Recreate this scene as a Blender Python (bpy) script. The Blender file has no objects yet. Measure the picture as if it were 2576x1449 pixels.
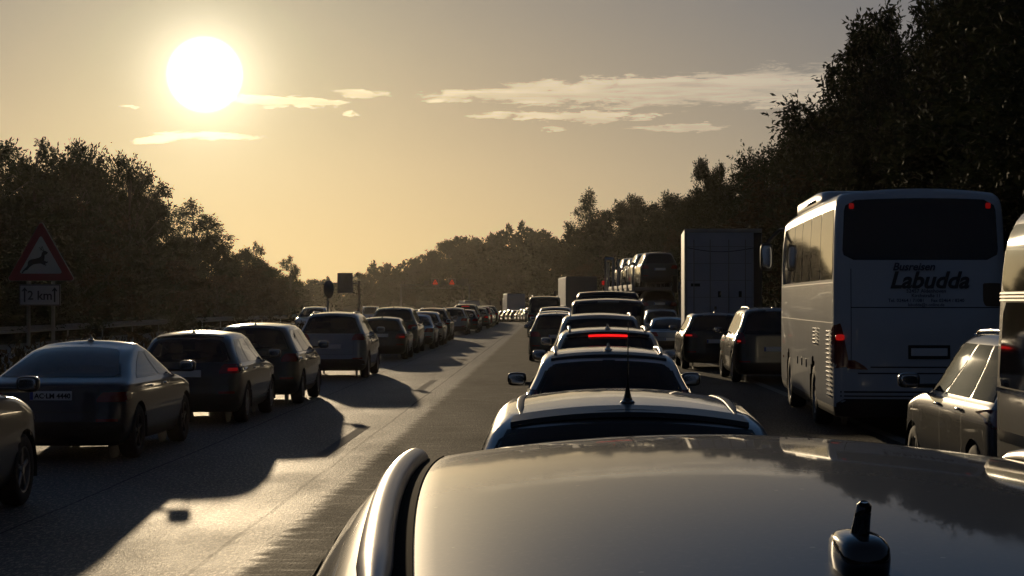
import bpy, math, random
import numpy as np
from mathutils import Vector, Matrix
from mathutils.bvhtree import BVHTree
random.seed(7); RNG = np.random.default_rng(7)
S = bpy.context.scene
COL = S.collection
rad = math.radians
# ------------------------------------------------------------------ camera
HC = 1.98                      # camera height
cam_d = bpy.data.cameras.new('camera'); cam = bpy.data.objects.new('camera', cam_d); COL.objects.link(cam)
cam.location = (0, 0, HC); cam.rotation_euler = (rad(90 + 0.377), 0, 0)
cam_d.sensor_width = 36; cam_d.lens = 69.04; cam_d.clip_start = 0.05; cam_d.clip_end = 6000
S.camera = cam
# ------------------------------------------------------------------ sky, sun, exposure
SUN_AZ, SUN_EL = rad(-8.9), rad(6.5)     # azimuth from +Y towards +X
SUNV = Vector((math.sin(SUN_AZ)*math.cos(SUN_EL), math.cos(SUN_AZ)*math.cos(SUN_EL), math.sin(SUN_EL)))
W = bpy.data.worlds.new('World'); S.world = W; W.use_nodes = True
nt = W.node_tree; nt.nodes.clear()
def wn(t, **k):
    n = nt.nodes.new(t)
    for a, b in k.items(): setattr(n, a, b)
    return n
def setin(tree, n, i, v):
    if v is None: return
    if isinstance(v, bpy.types.NodeSocket): tree.links.new(v, n.inputs[i])
    else: n.inputs[i].default_value = v
def math_(tree, op, a, b=None, c=None, clamp=False):
    n = tree.nodes.new('ShaderNodeMath'); n.operation = op; n.use_clamp = clamp
    for i, v in enumerate((a, b, c)): setin(tree, n, i, v)
    return n.outputs[0]
def mixc(tree, fac, a, b, mode='MIX'):
    n = tree.nodes.new('ShaderNodeMix'); n.data_type = 'RGBA'; n.blend_type = mode
    setin(tree, n, 0, fac); setin(tree, n, 6, a); setin(tree, n, 7, b)
    return n.outputs[2]
def smooth(tree, x, lo, hi):
    n = tree.nodes.new('ShaderNodeMapRange'); n.interpolation_type = 'SMOOTHSTEP'
    setin(tree, n, 0, x); n.inputs[1].default_value = lo; n.inputs[2].default_value = hi
    return n.outputs[0]
sky = wn('ShaderNodeTexSky', sky_type='NISHITA', sun_disc=False, sun_elevation=SUN_EL, sun_rotation=SUN_AZ,
         air_density=1.1, dust_density=2.5, ozone_density=1.0, altitude=200)
tc = wn('ShaderNodeTexCoord'); nrm = wn('ShaderNodeVectorMath', operation='NORMALIZE'); nt.links.new(tc.outputs['Generated'], nrm.inputs[0])
D3 = nrm.outputs[0]
sep = wn('ShaderNodeSeparateXYZ'); nt.links.new(D3, sep.inputs[0])
dx, dy, dz = sep.outputs
dot = wn('ShaderNodeVectorMath', operation='DOT_PRODUCT'); nt.links.new(D3, dot.inputs[0]); dot.inputs[1].default_value = SUNV
ang = math_(nt, 'MULTIPLY', math_(nt, 'ARCCOSINE', math_(nt, 'MINIMUM', dot.outputs['Value'], 0.9999999)), 57.29578)   # degrees from the sun
az = math_(nt, 'MULTIPLY', math_(nt, 'ARCTAN2', dx, dy), 57.29578)
el = math_(nt, 'MULTIPLY', math_(nt, 'ARCSINE', dz), 57.29578)
def expf(s, k):  # exp(-(ang/s)^k)
    return math_(nt, 'POWER', 2.71828, math_(nt, 'MULTIPLY', math_(nt, 'POWER', math_(nt, 'DIVIDE', ang, s), k), -1.0))
def scaled(col, fac):
    n = wn('ShaderNodeVectorMath', operation='SCALE'); n.inputs[0].default_value = col
    nt.links.new(fac, n.inputs['Scale']); return n.outputs[0]
def addv(a, b):
    n = wn('ShaderNodeVectorMath', operation='ADD'); nt.links.new(a, n.inputs[0]); nt.links.new(b, n.inputs[1]); return n.outputs[0]
nis = wn('ShaderNodeVectorMath', operation='MULTIPLY'); nt.links.new(sky.outputs[0], nis.inputs[0]); nis.inputs[1].default_value = (0.002, 0.002, 0.002)
def efall(k): return math_(nt, 'POWER', 2.71828, math_(nt, 'MULTIPLY', math_(nt, 'ABSOLUTE', el), -k))
def comp(col, fac): return scaled(tuple(2*c for c in col), fac)
# hazy evening air: cool dome, wide grey veil, golden low band, aureole round the sun
tot = addv(nis.outputs[0], comp((0.020, 0.029, 0.050), efall(0.004)))
tot = addv(tot, comp((0.0, 0.088, 0.215), math_(nt, 'MULTIPLY', efall(0.030), expf(40.0, 1.9))))
tot = addv(tot, comp((0.885, 0.525, 0.0), math_(nt, 'MULTIPLY', math_(nt, 'MULTIPLY', efall(0.12), expf(23.5, 1.7)), math_(nt, 'SUBTRACT', 1.0, math_(nt, 'MULTIPLY', smooth(nt, el, 8.5, 19.0), 0.75)))))
tot = addv(tot, comp((0.29, 0.29, 0.17), expf(3.8, 1.3)))
tot = addv(tot, comp((1.05, 0.90, 0.64), expf(1.32, 1.7)))
# clouds, as thin streaks in the sky
cmb = wn('ShaderNodeCombineXYZ'); nt.links.new(az, cmb.inputs[0]); nt.links.new(el, cmb.inputs[1])
def cnoise(sx, sy, det, rough=0.6, off=0.0):
    m = wn('ShaderNodeMapping'); nt.links.new(cmb.outputs[0], m.inputs[0]); m.inputs['Scale'].default_value = (sx, sy, 1); m.inputs['Location'].default_value = (off, off, off); m.inputs['Rotation'].default_value = (0, 0, 0.03)
    n = wn('ShaderNodeTexNoise'); nt.links.new(m.outputs[0], n.inputs[0]); n.inputs['Scale'].default_value = 1.0
    n.inputs['Detail'].default_value = det; n.inputs['Roughness'].default_value = rough; n.inputs['Distortion'].default_value = 0.4
    return n.outputs[0]
edge = cnoise(0.75, 5.0, 12, 0.70)
inner = cnoise(0.28, 4.2, 9, 0.62, 3.7)
def px2ae(x, y): return math.degrees(math.atan((x-1288)/4940)), math.degrees(math.atan((757-y)/4940))
warp1 = cnoise(0.55, 1.6, 6, 0.6, 11.0); warp2 = cnoise(1.6, 5.5, 6, 0.65, 23.0)
azw = math_(nt, 'ADD', az, math_(nt, 'MULTIPLY', math_(nt, 'SUBTRACT', warp1, 0.5), 2.6)); elw = math_(nt, 'ADD', el, math_(nt, 'MULTIPLY', math_(nt, 'SUBTRACT', warp2, 0.5), 0.42))
def blob(x, y, rx, ry, tilt=0.0):
    a0, e0 = px2ae(x, y); rx *= 0.0116; ry *= 0.0116
    u = math_(nt, 'SUBTRACT', azw, a0); v = math_(nt, 'SUBTRACT', math_(nt, 'SUBTRACT', elw, e0), math_(nt, 'MULTIPLY', u, tilt))
    u2 = math_(nt, 'POWER', math_(nt, 'ABSOLUTE', math_(nt, 'DIVIDE', u, rx)), 2.0); v2 = math_(nt, 'POWER', math_(nt, 'ABSOLUTE', math_(nt, 'DIVIDE', v, ry)), 2.0)
    return math_(nt, 'SUBTRACT', 1.0, math_(nt, 'ADD', u2, v2))
mask = None
for b in [(1800, 226, 600, 48, 0.028), (2200, 222, 560, 66, 0.01), (1360, 234, 360, 20, 0.03), (1650, 225, 520, 40, 0.03), (1430, 290, 250, 13, 0), (1510, 300, 60, 12, 0), (1720, 322, 160, 12, 0.01),
          (905, 237, 75, 11, 0), (700, 258, 160, 16, -0.02), (530, 345, 150, 10, -0.02), (390, 358, 75, 12, 0.03), (880, 286, 35, 6, 0), (1395, 324, 40, 5, 0), (325, 278, 30, 5, 0)]:
    v = blob(*b); mask = v if mask is None else math_(nt, 'MAXIMUM', mask, v)
cm = math_(nt, 'ADD', math_(nt, 'MULTIPLY', mask, 2.1), math_(nt, 'MULTIPLY', math_(nt, 'SUBTRACT', edge, 0.55), 7.0))
cm = smooth(nt, cm, -0.1, 1.1)
cm = math_(nt, 'MULTIPLY', cm, smooth(nt, mask, -1.4, 0.0))
cdens = math_(nt, 'MULTIPLY', cm, math_(nt, 'ADD', 0.35, math_(nt, 'MULTIPLY', smooth(nt, inner, 0.30, 0.62), 0.65)))
ccol = addv(scaled((0.52, 0.42, 0.29), cdens), scaled((1.0, 0.85, 0.45), math_(nt, 'MULTIPLY', cdens, expf(7.5, 1.5))))
tot = addv(tot, ccol)
# the sun's glare-wide disc
tot = addv(tot, scaled((26.0, 21.0, 13.5), math_(nt, 'SUBTRACT', 1.0, smooth(nt, ang, 0.60, 1.14))))
bg = wn('ShaderNodeBackground'); nt.links.new(tot, bg.inputs[0]); bg.inputs[1].default_value = 1.0
out = wn('ShaderNodeOutputWorld'); nt.links.new(bg.outputs[0], out.inputs[0])
W.cycles.sampling_method = 'MANUAL'; W.cycles.sample_map_resolution = 2048
sd = bpy.data.lights.new('sun', 'SUN'); sun = bpy.data.objects.new('sun', sd); COL.objects.link(sun)
sd.energy = 3.7; sd.angle = rad(0.5); sd.color = (1.0, 0.77, 0.48)
sun.rotation_euler = (-SUNV).to_track_quat('-Z', 'Y').to_euler(); sun.location = (-20, 60, 30)
S.view_settings.view_transform = 'Standard'; S.view_settings.look = 'None'; S.view_settings.gamma = 1; S.view_settings.exposure = -1.0
S.cycles.max_bounces = 8; S.cycles.transparent_max_bounces = 24; S.cycles.volume_bounces = 0
S.cycles.use_denoising = True; S.cycles.sample_clamp_indirect = 6

# ------------------------------------------------------------------ materials
M = {}
def mat(name, base=(0.5,)*3, rough=0.5, metal=0.0, coat=0.0, spec=0.5, emis=None, estr=1.0, noise=None, bump=None, trans=None, sheen=0):
    m = bpy.data.materials.new(name); m.use_nodes = True; t = m.node_tree; b = t.nodes['Principled BSDF']
    b.inputs['Base Color'].default_value = (*base, 1); b.inputs['Roughness'].default_value = rough; b.inputs['Metallic'].default_value = metal
    b.inputs['Coat Weight'].default_value = coat; b.inputs['Coat Roughness'].default_value = 0.04; b.inputs['Specular IOR Level'].default_value = spec
    if emis: b.inputs['Emission Color'].default_value = (*emis, 1); b.inputs['Emission Strength'].default_value = estr
    if noise:
        sc, amt = noise
        g = t.nodes.new('ShaderNodeTexCoord'); n = t.nodes.new('ShaderNodeTexNoise'); n.inputs['Scale'].default_value = sc; n.inputs['Detail'].default_value = 6
        t.links.new(g.outputs['Object'], n.inputs[0])
        c = mixc(t, n.outputs[0], (*[v*(1-amt) for v in base], 1), (*[min(1, v*(1+amt)) for v in base], 1)); t.links.new(c, b.inputs['Base Color'])
    if bump:
        sc, st = bump
        g = t.nodes.new('ShaderNodeTexCoord'); n = t.nodes.new('ShaderNodeTexNoise'); n.inputs['Scale'].default_value = sc; n.inputs['Detail'].default_value = 4
        t.links.new(g.outputs['Object'], n.inputs[0])
        bp = t.nodes.new('ShaderNodeBump'); bp.inputs['Strength'].default_value = st; bp.inputs['Distance'].default_value = 0.01
        t.links.new(n.outputs[0], bp.inputs['Height']); t.links.new(bp.outputs[0], b.inputs['Normal'])
    M[name] = m; return m
def paint(name, base, metal=0.55, rough=0.32):
    """car paint: flake base, faint dust, clear coat, dark trim on the inner side of the panels"""
    m = mat(name, base, rough, metal, 1.0); t = m.node_tree; b = t.nodes['Principled BSDF']
    g = t.nodes.new('ShaderNodeTexCoord'); n = t.nodes.new('ShaderNodeTexNoise'); n.inputs['Scale'].default_value = 2.2; n.inputs['Detail'].default_value = 8; n.inputs['Roughness'].default_value = 0.7
    t.links.new(g.outputs['Object'], n.inputs[0])
    c = mixc(t, math_(t, 'MULTIPLY', smooth(t, n.outputs[0], 0.45, 0.8), 0.06), (*base, 1), (0.15, 0.135, 0.115, 1))
    geo = t.nodes.new('ShaderNodeNewGeometry')
    c2 = mixc(t, geo.outputs['Backfacing'], c, (0.012, 0.012, 0.012, 1)); t.links.new(c2, b.inputs['Base Color'])
    t.links.new(math_(t, 'MULTIPLY', math_(t, 'SUBTRACT', 1.0, geo.outputs['Backfacing']), metal), b.inputs['Metallic'])
    t.links.new(math_(t, 'SUBTRACT', 1.0, geo.outputs['Backfacing']), b.inputs['Coat Weight'])
    t.links.new(math_(t, 'ADD', 0.03, math_(t, 'MULTIPLY', smooth(t, n.outputs[0], 0.4, 0.8), 0.07)), b.inputs['Coat Roughness'])
    return m
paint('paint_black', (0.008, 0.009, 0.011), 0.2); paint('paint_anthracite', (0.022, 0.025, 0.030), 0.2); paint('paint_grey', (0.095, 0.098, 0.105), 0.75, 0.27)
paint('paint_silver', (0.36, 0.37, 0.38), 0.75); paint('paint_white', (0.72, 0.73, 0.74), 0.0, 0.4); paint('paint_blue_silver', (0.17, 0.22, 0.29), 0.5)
paint('paint_dark_blue', (0.012, 0.018, 0.034), 0.1); paint('paint_beige', (0.50, 0.46, 0.40), 0.5); paint('paint_red', (0.18, 0.012, 0.01), 0.2); paint('paint_teal', (0.03, 0.075, 0.085), 0.2)
paint('paint_bronze', (0.012, 0.011, 0.009), 0.2); paint('paint_roof_grey', (0.018, 0.020, 0.027), 0.0, 0.45)
M['paint_roof_grey'].node_tree.nodes['Principled BSDF'].inputs['Specular IOR Level'].default_value = 0.2
t_ = M['paint_roof_grey'].node_tree; b_ = t_.nodes['Principled BSDF']; g_ = t_.nodes.new('ShaderNodeTexCoord'); v_ = t_.nodes.new('ShaderNodeTexVoronoi'); v_.inputs['Scale'].default_value = 16; t_.links.new(g_.outputs['Object'], v_.inputs['Vector'])
n_ = t_.nodes.new('ShaderNodeTexNoise'); n_.inputs['Scale'].default_value = 130; n_.inputs['Detail'].default_value = 3; t_.links.new(g_.outputs['Object'], n_.inputs['Vector'])
old_ = b_.inputs['Base Color'].links[0].from_socket   # dried specks and fine dust on the roof skin
t_.links.new(mixc(t_, math_(t_, 'ADD', math_(t_, 'MULTIPLY', math_(t_, 'SUBTRACT', 1.0, smooth(t_, v_.outputs['Distance'], 0.035, 0.06)), 0.7), math_(t_, 'MULTIPLY', smooth(t_, n_.outputs[0], 0.52, 0.75), 0.12)), old_, (0.20, 0.18, 0.15, 1)), b_.inputs['Base Color'])
for l_ in list(M['paint_roof_grey'].node_tree.nodes['Principled BSDF'].inputs['Coat Weight'].links): M['paint_roof_grey'].node_tree.links.remove(l_)
M['paint_roof_grey'].node_tree.nodes['Principled BSDF'].inputs['Coat Weight'].default_value = 0.62
mat('black_plastic', (0.014, 0.014, 0.015), 0.45); mat('seal_black', (0.008, 0.008, 0.008), 0.95, spec=0.05); mat('rubber', (0.018, 0.017, 0.017), 0.8, bump=(60, 0.3)); mat('gloss_black', (0.006, 0.006, 0.007), 0.12, 0, 1.0)
mat('chrome', (0.72, 0.70, 0.66), 0.12, 1.0); mat('satin_rail', (0.46, 0.43, 0.41), 0.36, 1.0, bump=(300, 0.05)); mat('rim_metal', (0.32, 0.32, 0.34), 0.35, 0.9)
mat('lens_red', (0.16, 0.004, 0.004), 0.12, 0, 1.0); mat('lens_lit', (0.5, 0.01, 0.01), 0.2, emis=(1, 0.02, 0.015), estr=0.45); mat('brake_lit', (0.6, 0.01, 0.01), 0.2, emis=(1, 0.012, 0.012), estr=2.4)
mat('lens_dim', (0.4, 0.01, 0.01), 0.2, emis=(1, 0.02, 0.015), estr=0.2)
mat('lens_clear', (0.6, 0.6, 0.58), 0.08, 0.2, 1.0); mat('plate_white', (0.72, 0.74, 0.76), 0.4); mat('plate_ink', (0.02, 0.02, 0.02), 0.5); mat('plate_blue', (0.02, 0.06, 0.35), 0.4)
mat('seat_fabric', (0.02, 0.02, 0.022), 0.9); mat('bus_white', (0.52, 0.56, 0.60), 0.28, 0.0, 0.6, noise=(1.1, 0.12)); mat('truck_white', (0.44, 0.49, 0.58), 0.45, noise=(0.9, 0.22), bump=(3, 0.15))
mat('steel_grey', (0.22, 0.22, 0.22), 0.5, 0.6, noise=(4, 0.3)); mat('galvanised', (0.30, 0.31, 0.31), 0.45, 0.7, noise=(3, 0.3)); mat('sign_white', (0.42, 0.42, 0.42), 0.4, noise=(6, 0.08)); mat('sign_red', (0.22, 0.022, 0.025), 0.4, noise=(6, 0.1)); mat('sign_black', (0.015, 0.015, 0.015), 0.5)
mat('led_red', (0.1, 0.0, 0.0), 0.5, emis=(1, 0.10, 0.035), estr=1.1); mat('tarp_blue', (0.09, 0.11, 0.14), 0.6, bump=(2, 0.3)); mat('coach_ink', (0.05, 0.052, 0.06), 0.5); mat('ink_blue', (0.05, 0.06, 0.10), 0.5); mat('wood_post', (0.12, 0.08, 0.05), 0.8)
mat('lens_amber', (0.35, 0.12, 0.01), 0.15, 0, 1.0)
def glass(name, tint, rough=0.03):
    m = bpy.data.materials.new(name); m.use_nodes = True; t = m.node_tree; t.nodes.clear()
    o = t.nodes.new('ShaderNodeOutputMaterial'); tr = t.nodes.new('ShaderNodeBsdfTransparent'); tr.inputs[0].default_value = (*tint, 1)
    g = t.nodes.new('ShaderNodeBsdfGlossy'); g.inputs['Roughness'].default_value = rough; g.inputs[0].default_value = (0.95, 0.95, 0.95, 1)
    f = t.nodes.new('ShaderNodeFresnel'); f.inputs[0].default_value = 1.6
    mx = t.nodes.new('ShaderNodeMixShader'); t.links.new(f.outputs[0], mx.inputs[0]); t.links.new(tr.outputs[0], mx.inputs[1]); t.links.new(g.outputs[0], mx.inputs[2]); t.links.new(mx.outputs[0], o.inputs[0])
    M[name] = m
glass('glass_dark', (0.02, 0.022, 0.024)); glass('glass_tinted', (0.03, 0.032, 0.03)); [setattr(n_.inputs[0], 'default_value', (.42, .42, .42, 1)) for n_ in M['glass_tinted'].node_tree.nodes if n_.type == 'BSDF_GLOSSY']; glass('glass_mid', (0.13, 0.15, 0.14)); glass('glass_clear', (0.42, 0.46, 0.44))
mat('glass_far', (0.006, 0.007, 0.008), 0.05, 0, 0, 0.7)
mat('coach_glass', (0.006, 0.006, 0.007), 0.05, 0.0, 0.0, 0.55)

# ------------------------------------------------------------------ mesh helpers
class MB:
    def __init__(s): s.v = []; s.f = []; s.mi = []; s.mats = []
    def _m(s, m):
        if m not in s.mats: s.mats.append(m)
        return s.mats.index(m)
    def add(s, vs, fs, m=0):
        o = len(s.v); s.v.extend([tuple(p) for p in vs]); s.f.extend([tuple(i+o for i in f) for f in fs]); s.mi.extend([s._m(m)]*len(fs)); return s
    def box(s, c, d, m=0, rot=None, bev=0.0):
        x, y, z = [q/2 for q in d]
        if bev > 0:
            b = min(bev, x*.98, y*.98, z*.98)
            vs = []
            for sx in (-1, 1):
                for sy in (-1, 1):
                    for sz in (-1, 1):
                        vs += [(sx*(x-b), sy*(y-b), sz*z), (sx*(x-b), sy*y, sz*(z-b)), (sx*x, sy*(y-b), sz*(z-b))]
            def I(sx, sy, sz, k): return ((sx > 0)*4+(sy > 0)*2+(sz > 0))*3+k
            fs = []
            for q in (-1, 1):
                fs.append((I(-1,-1,q,0), I(1,-1,q,0), I(1,1,q,0), I(-1,1,q,0))[::q])
                fs.append((I(-1,q,-1,1), I(1,q,-1,1), I(1,q,1,1), I(-1,q,1,1))[::-q])
                fs.append((I(q,-1,-1,2), I(q,1,-1,2), I(q,1,1,2), I(q,-1,1,2))[::q])
            for a in (-1, 1):
                for b2 in (-1, 1):
                    fs.append((I(-1,a,b2,0), I(1,a,b2,0), I(1,a,b2,1), I(-1,a,b2,1)))
                    fs.append((I(a,-1,b2,0), I(a,1,b2,0), I(a,1,b2,2), I(a,-1,b2,2)))
                    fs.append((I(a,b2,-1,1), I(a,b2,1,1), I(a,b2,1,2), I(a,b2,-1,2)))
                    for c2 in (-1, 1): fs.append((I(a,b2,c2,0), I(a,b2,c2,1), I(a,b2,c2,2)))
        else:
            vs = [(sx*x, sy*y, sz*z) for sx in (-1, 1) for sy in (-1, 1) for sz in (-1, 1)]
            fs = [(0,1,3,2), (4,6,7,5), (0,4,5,1), (2,3,7,6), (0,2,6,4), (1,5,7,3)]
        R = rot or Matrix.Identity(3)
        return s.add([tuple(R @ Vector(p) + Vector(c)) for p in vs], fs, m)
    def tube(s, pts, r, n=8, m=0, closed=False, flat=None):
        pts = [Vector(p) for p in pts]; rs = r if isinstance(r, (list, tuple)) else [r]*len(pts)
        vs = []
        for i, p in enumerate(pts):
            a = pts[min(i+1, len(pts)-1)] - pts[max(i-1, 0)]
            if a.length < 1e-9: a = Vector((0, 0, 1))
            a.normalize(); u = Vector((0, 0, 1)) if abs(a.z) < 0.9 else Vector((1, 0, 0))
            e = a.cross(u).normalized(); g = e.cross(a).normalized()
            fe, fg = flat or (1, 1)
            for k in range(n):
                t = 2*math.pi*k/n; vs.append(p + (e*math.cos(t)*fe + g*math.sin(t)*fg)*rs[i])
        fs = []
        for i in range(len(pts)-1):
            for k in range(n): fs.append((i*n+k, i*n+(k+1) % n, (i+1)*n+(k+1) % n, (i+1)*n+k))
        fs.append(tuple(range(n))); fs.append(tuple(range((len(pts)-1)*n, len(pts)*n))[::-1])
        return s.add(vs, fs, m)
    def lathe(s, prof, n=24, axis='x', c=(0, 0, 0), m=0):
        vs = []
        for a, r in prof:
            for k in range(n):
                t = 2*math.pi*k/n
                p = {'x': (a, r*math.cos(t), r*math.sin(t)), 'z': (r*math.cos(t), r*math.sin(t), a), 'y': (r*math.cos(t), a, r*math.sin(t))}[axis]
                vs.append((p[0]+c[0], p[1]+c[1], p[2]+c[2]))
        fs = [(i*n+k, i*n+(k+1) % n, (i+1)*n+(k+1) % n, (i+1)*n+k) for i in range(len(prof)-1) for k in range(n)]
        return s.add(vs, fs, m)
    def sell(s, c, d, e=0.35, nu=18, nv=12, m=0, rot=None):
        """superellipsoid: soft rounded block"""
        def sp(x, p): return math.copysign(abs(x)**p, x)
        vs = []
        for j in range(nv+1):
            ph = -math.pi/2 + math.pi*j/nv
            for i in range(nu):
                th = 2*math.pi*i/nu
                vs.append((d[0]/2*sp(math.cos(ph), e)*sp(math.cos(th), e), d[1]/2*sp(math.cos(ph), e)*sp(math.sin(th), e), d[2]/2*sp(math.sin(ph), e)))
        fs = [(j*nu+i, j*nu+(i+1) % nu, (j+1)*nu+(i+1) % nu, (j+1)*nu+i) for j in range(nv) for i in range(nu)]
        R = rot or Matrix.Identity(3)
        return s.add([tuple(R @ Vector(p) + Vector(c)) for p in vs], fs, m)
    def mesh(s, name, smooth=True):
        me = bpy.data.meshes.new(name); me.from_pydata(s.v, [], s.f)
        if s.mats:
            for m in s.mats: me.materials.append(M[m] if isinstance(m, str) else m)
            me.polygons.foreach_set('material_index', s.mi)
        if smooth: me.polygons.foreach_set('use_smooth', [True]*len(me.polygons))
        me.update(); return me
def link(name, me, parent=None, loc=None, rotz=0, **props):
    o = bpy.data.objects.new(name, me); COL.objects.link(o)
    if parent is not None: o.parent = parent
    if loc is not None: o.location = loc
    if rotz: o.rotation_euler = (0, 0, rotz)
    for k, v in props.items(): o[k] = v
    return o
def put(mb, name, parent=None, smooth=True, loc=None, rotz=0, sharp=None, **props):
    me = mb.mesh(name, smooth)
    if sharp is not None:
        try: me.set_sharp_from_angle(angle=rad(sharp))
        except Exception: pass
    return link(name, me, parent, loc, rotz, **props)
def thing(name, label, cat, loc=(0, 0, 0), rotz=0, group=None):
    o = link(name, None, None, loc, rotz, label=label, category=cat)
    if group: o['group'] = group
    return o
KIDS = {}
def kids(o): return [c for c in bpy.data.objects if c.parent == o]
def copy_tree(o, parent=None, paint_mat=None, tree=None):
    c = o.copy(); COL.objects.link(c)
    if parent is not None: c.parent = parent; c.matrix_parent_inverse = o.matrix_parent_inverse
    if paint_mat and o.name.split('.')[0] == 'body':
        c.data = c.data.copy(); c.data.materials[0] = M[paint_mat]
    for ch in tree[o]: copy_tree(ch, c, paint_mat, tree)
    return c
def family(o):
    t = {}
    def rec(q):
        t[q] = kids(q)
        for k in t[q]: rec(k)
    rec(o); return t
def text_mesh(txt, size, shear=0.0, bold=0.0, align='CENTER'):
    cu = bpy.data.curves.new('lettering', 'FONT'); cu.body = txt; cu.size = size; cu.align_x = align; cu.shear = shear; cu.offset = bold; cu.extrude = 0.0015; cu.resolution_u = 3
    ob = bpy.data.objects.new('lettering_tmp', cu); COL.objects.link(ob)
    dg = bpy.context.evaluated_depsgraph_get(); me = bpy.data.meshes.new_from_object(ob.evaluated_get(dg))
    bpy.data.objects.remove(ob); bpy.data.curves.remove(cu); me.materials.clear(); return me
def put_text(txt, size, parent, loc, m, shear=0.0, bold=0.0, name='lettering', align='CENTER'):
    me = text_mesh(txt, size, shear, bold, align); me.materials.append(M[m])
    o = link(name, me, parent, loc); o.rotation_euler = (rad(90), 0, 0); return o

def pchip(xs, ys, x):
    xs = np.array(xs, float); ys = np.array(ys, float); h = np.diff(xs); d = np.diff(ys)/h
    m = np.zeros(len(xs)); m[0] = d[0]; m[-1] = d[-1]
    for i in range(1, len(xs)-1):
        if d[i-1]*d[i] > 0: m[i] = 2*d[i-1]*d[i]/(d[i-1]+d[i])
    i = np.clip(np.searchsorted(xs, x)-1, 0, len(xs)-2); t = (x-xs[i])/h[i]
    return (2*t**3-3*t**2+1)*ys[i]+(t**3-2*t**2+t)*h[i]*m[i]+(-2*t**3+3*t**2)*ys[i+1]+(t**3-t**2)*h[i]*m[i+1]

# ------------------------------------------------------------------ the vehicle shell: stacked plan outlines
def outline(yr, yf, hw, dr, df, nr, nf, NR=15, NS=26):
    """half plan outline, x>=0, from rear centre to front centre"""
    def quarter(n):
        t = np.linspace(0, math.pi/2, 160); x = np.sin(t)**(2/n); y = np.cos(t)**(2/n)
        return x, y
    x, y = quarter(nr); px = x*hw; py = yr+dr - y*dr
    s = np.concatenate([[0], np.cumsum(np.hypot(np.diff(px), np.diff(py)))]); q = np.linspace(0, s[-1], NR)
    ax, ay = np.interp(q, s, px), np.interp(q, s, py)
    x, y = quarter(nf); px = x[::-1]*hw; py = yf-df + y[::-1]*df
    s = np.concatenate([[0], np.cumsum(np.hypot(np.diff(px), np.diff(py)))]); q = np.linspace(0, s[-1], NR)
    bx, by = np.interp(q, s, px), np.interp(q, s, py)
    sy = np.linspace(ay[-1], by[0], NS+2)[1:-1]; sx = np.full(NS, hw)
    return np.concatenate([ax, sx, bx]), np.concatenate([ay, sy, by])
def shell(keys, crown, arch, belt, dr, df, nr, nf, NZ=40, NR=15, NS=26, NC=9, rt=0.0):
    """keys rows: z, y_rear, y_front, half_width (bottom to roof rim). returns verts, quads"""
    K = np.array(keys, float); s = np.concatenate([[0], np.cumsum(np.sqrt(np.diff(K[:, 0])**2 + (0.35*np.diff(K[:, 1]))**2 + (0.35*np.diff(K[:, 2]))**2))])
    q = np.linspace(0, s[-1], NZ); Z, YR, YF, HW = [pchip(s, K[:, i], q) for i in range(4)]
    ztop = K[-1, 0]; V = []; half = []
    for z, a, b, h in zip(Z, YR, YF, HW):
        k = max(0.0, (z-belt)/(ztop-belt))
        kdr = dr*(1-0.35*k); kdf = df*(1-0.35*k)
        if (b-a) < (kdr+kdf)*1.05: r = (b-a)/((kdr+kdf)*1.05); kdr *= r; kdf *= r
        x, y = outline(a, b, h, kdr, kdf, nr, nf, NR, NS)
        # gentle plan taper of the flanks
        u = (y-a)/(b-a)*2-1
        x = x*(1-0.035*np.abs(u)**3)*(1-rt*k*((1-u)/2)**2)
        zz = z + (k**1.5)*(crown*(1-(x/h)**2) + arch*(1-((y-(a+b)/2)/((b-a)/2))**2))
        half.append((x, y, zz))
    n = len(half[0][0]); ring = 2*n-2
    for x, y, zz in half:
        for i in range(n): V.append((x[i], y[i], zz[i]))
        for i in range(n-2, 0, -1): V.append((-x[i], y[i], zz[i]))
    F = []
    for j in range(NZ-1):
        for i in range(ring): F.append((j*ring+i, j*ring+(i+1) % ring, (j+1)*ring+(i+1) % ring, (j+1)*ring+i))
    # roof skin between left and right rim points
    x, y, zz = half[-1]; base = (NZ-1)*ring; H = HW[-1]; a, b = YR[-1], YF[-1]
    rows = []
    for i in range(1, n-1):
        row = [base+i]
        for k in range(1, NC):
            t = 1-2*k/NC; xx = x[i]*t
            z0 = ztop + crown*(1-(xx/H)**2) + arch*(1-((y[i]-(a+b)/2)/((b-a)/2))**2)
            row.append(len(V)); V.append((xx, y[i], z0))
        row.append(base+ring-i); rows.append(row)
    for r0, r1 in zip(rows, rows[1:]):
        for k in range(NC): F.append((r0[k], r1[k], r1[k+1], r0[k+1]))
    for k in range(NC): F.append((base, rows[0][k], rows[0][k+1])); F.append((base+n-1, rows[-1][k+1], rows[-1][k]))
    F.append(tuple(range(ring))[::-1])   # underside
    return V, F, (NZ, ring, n)
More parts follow.
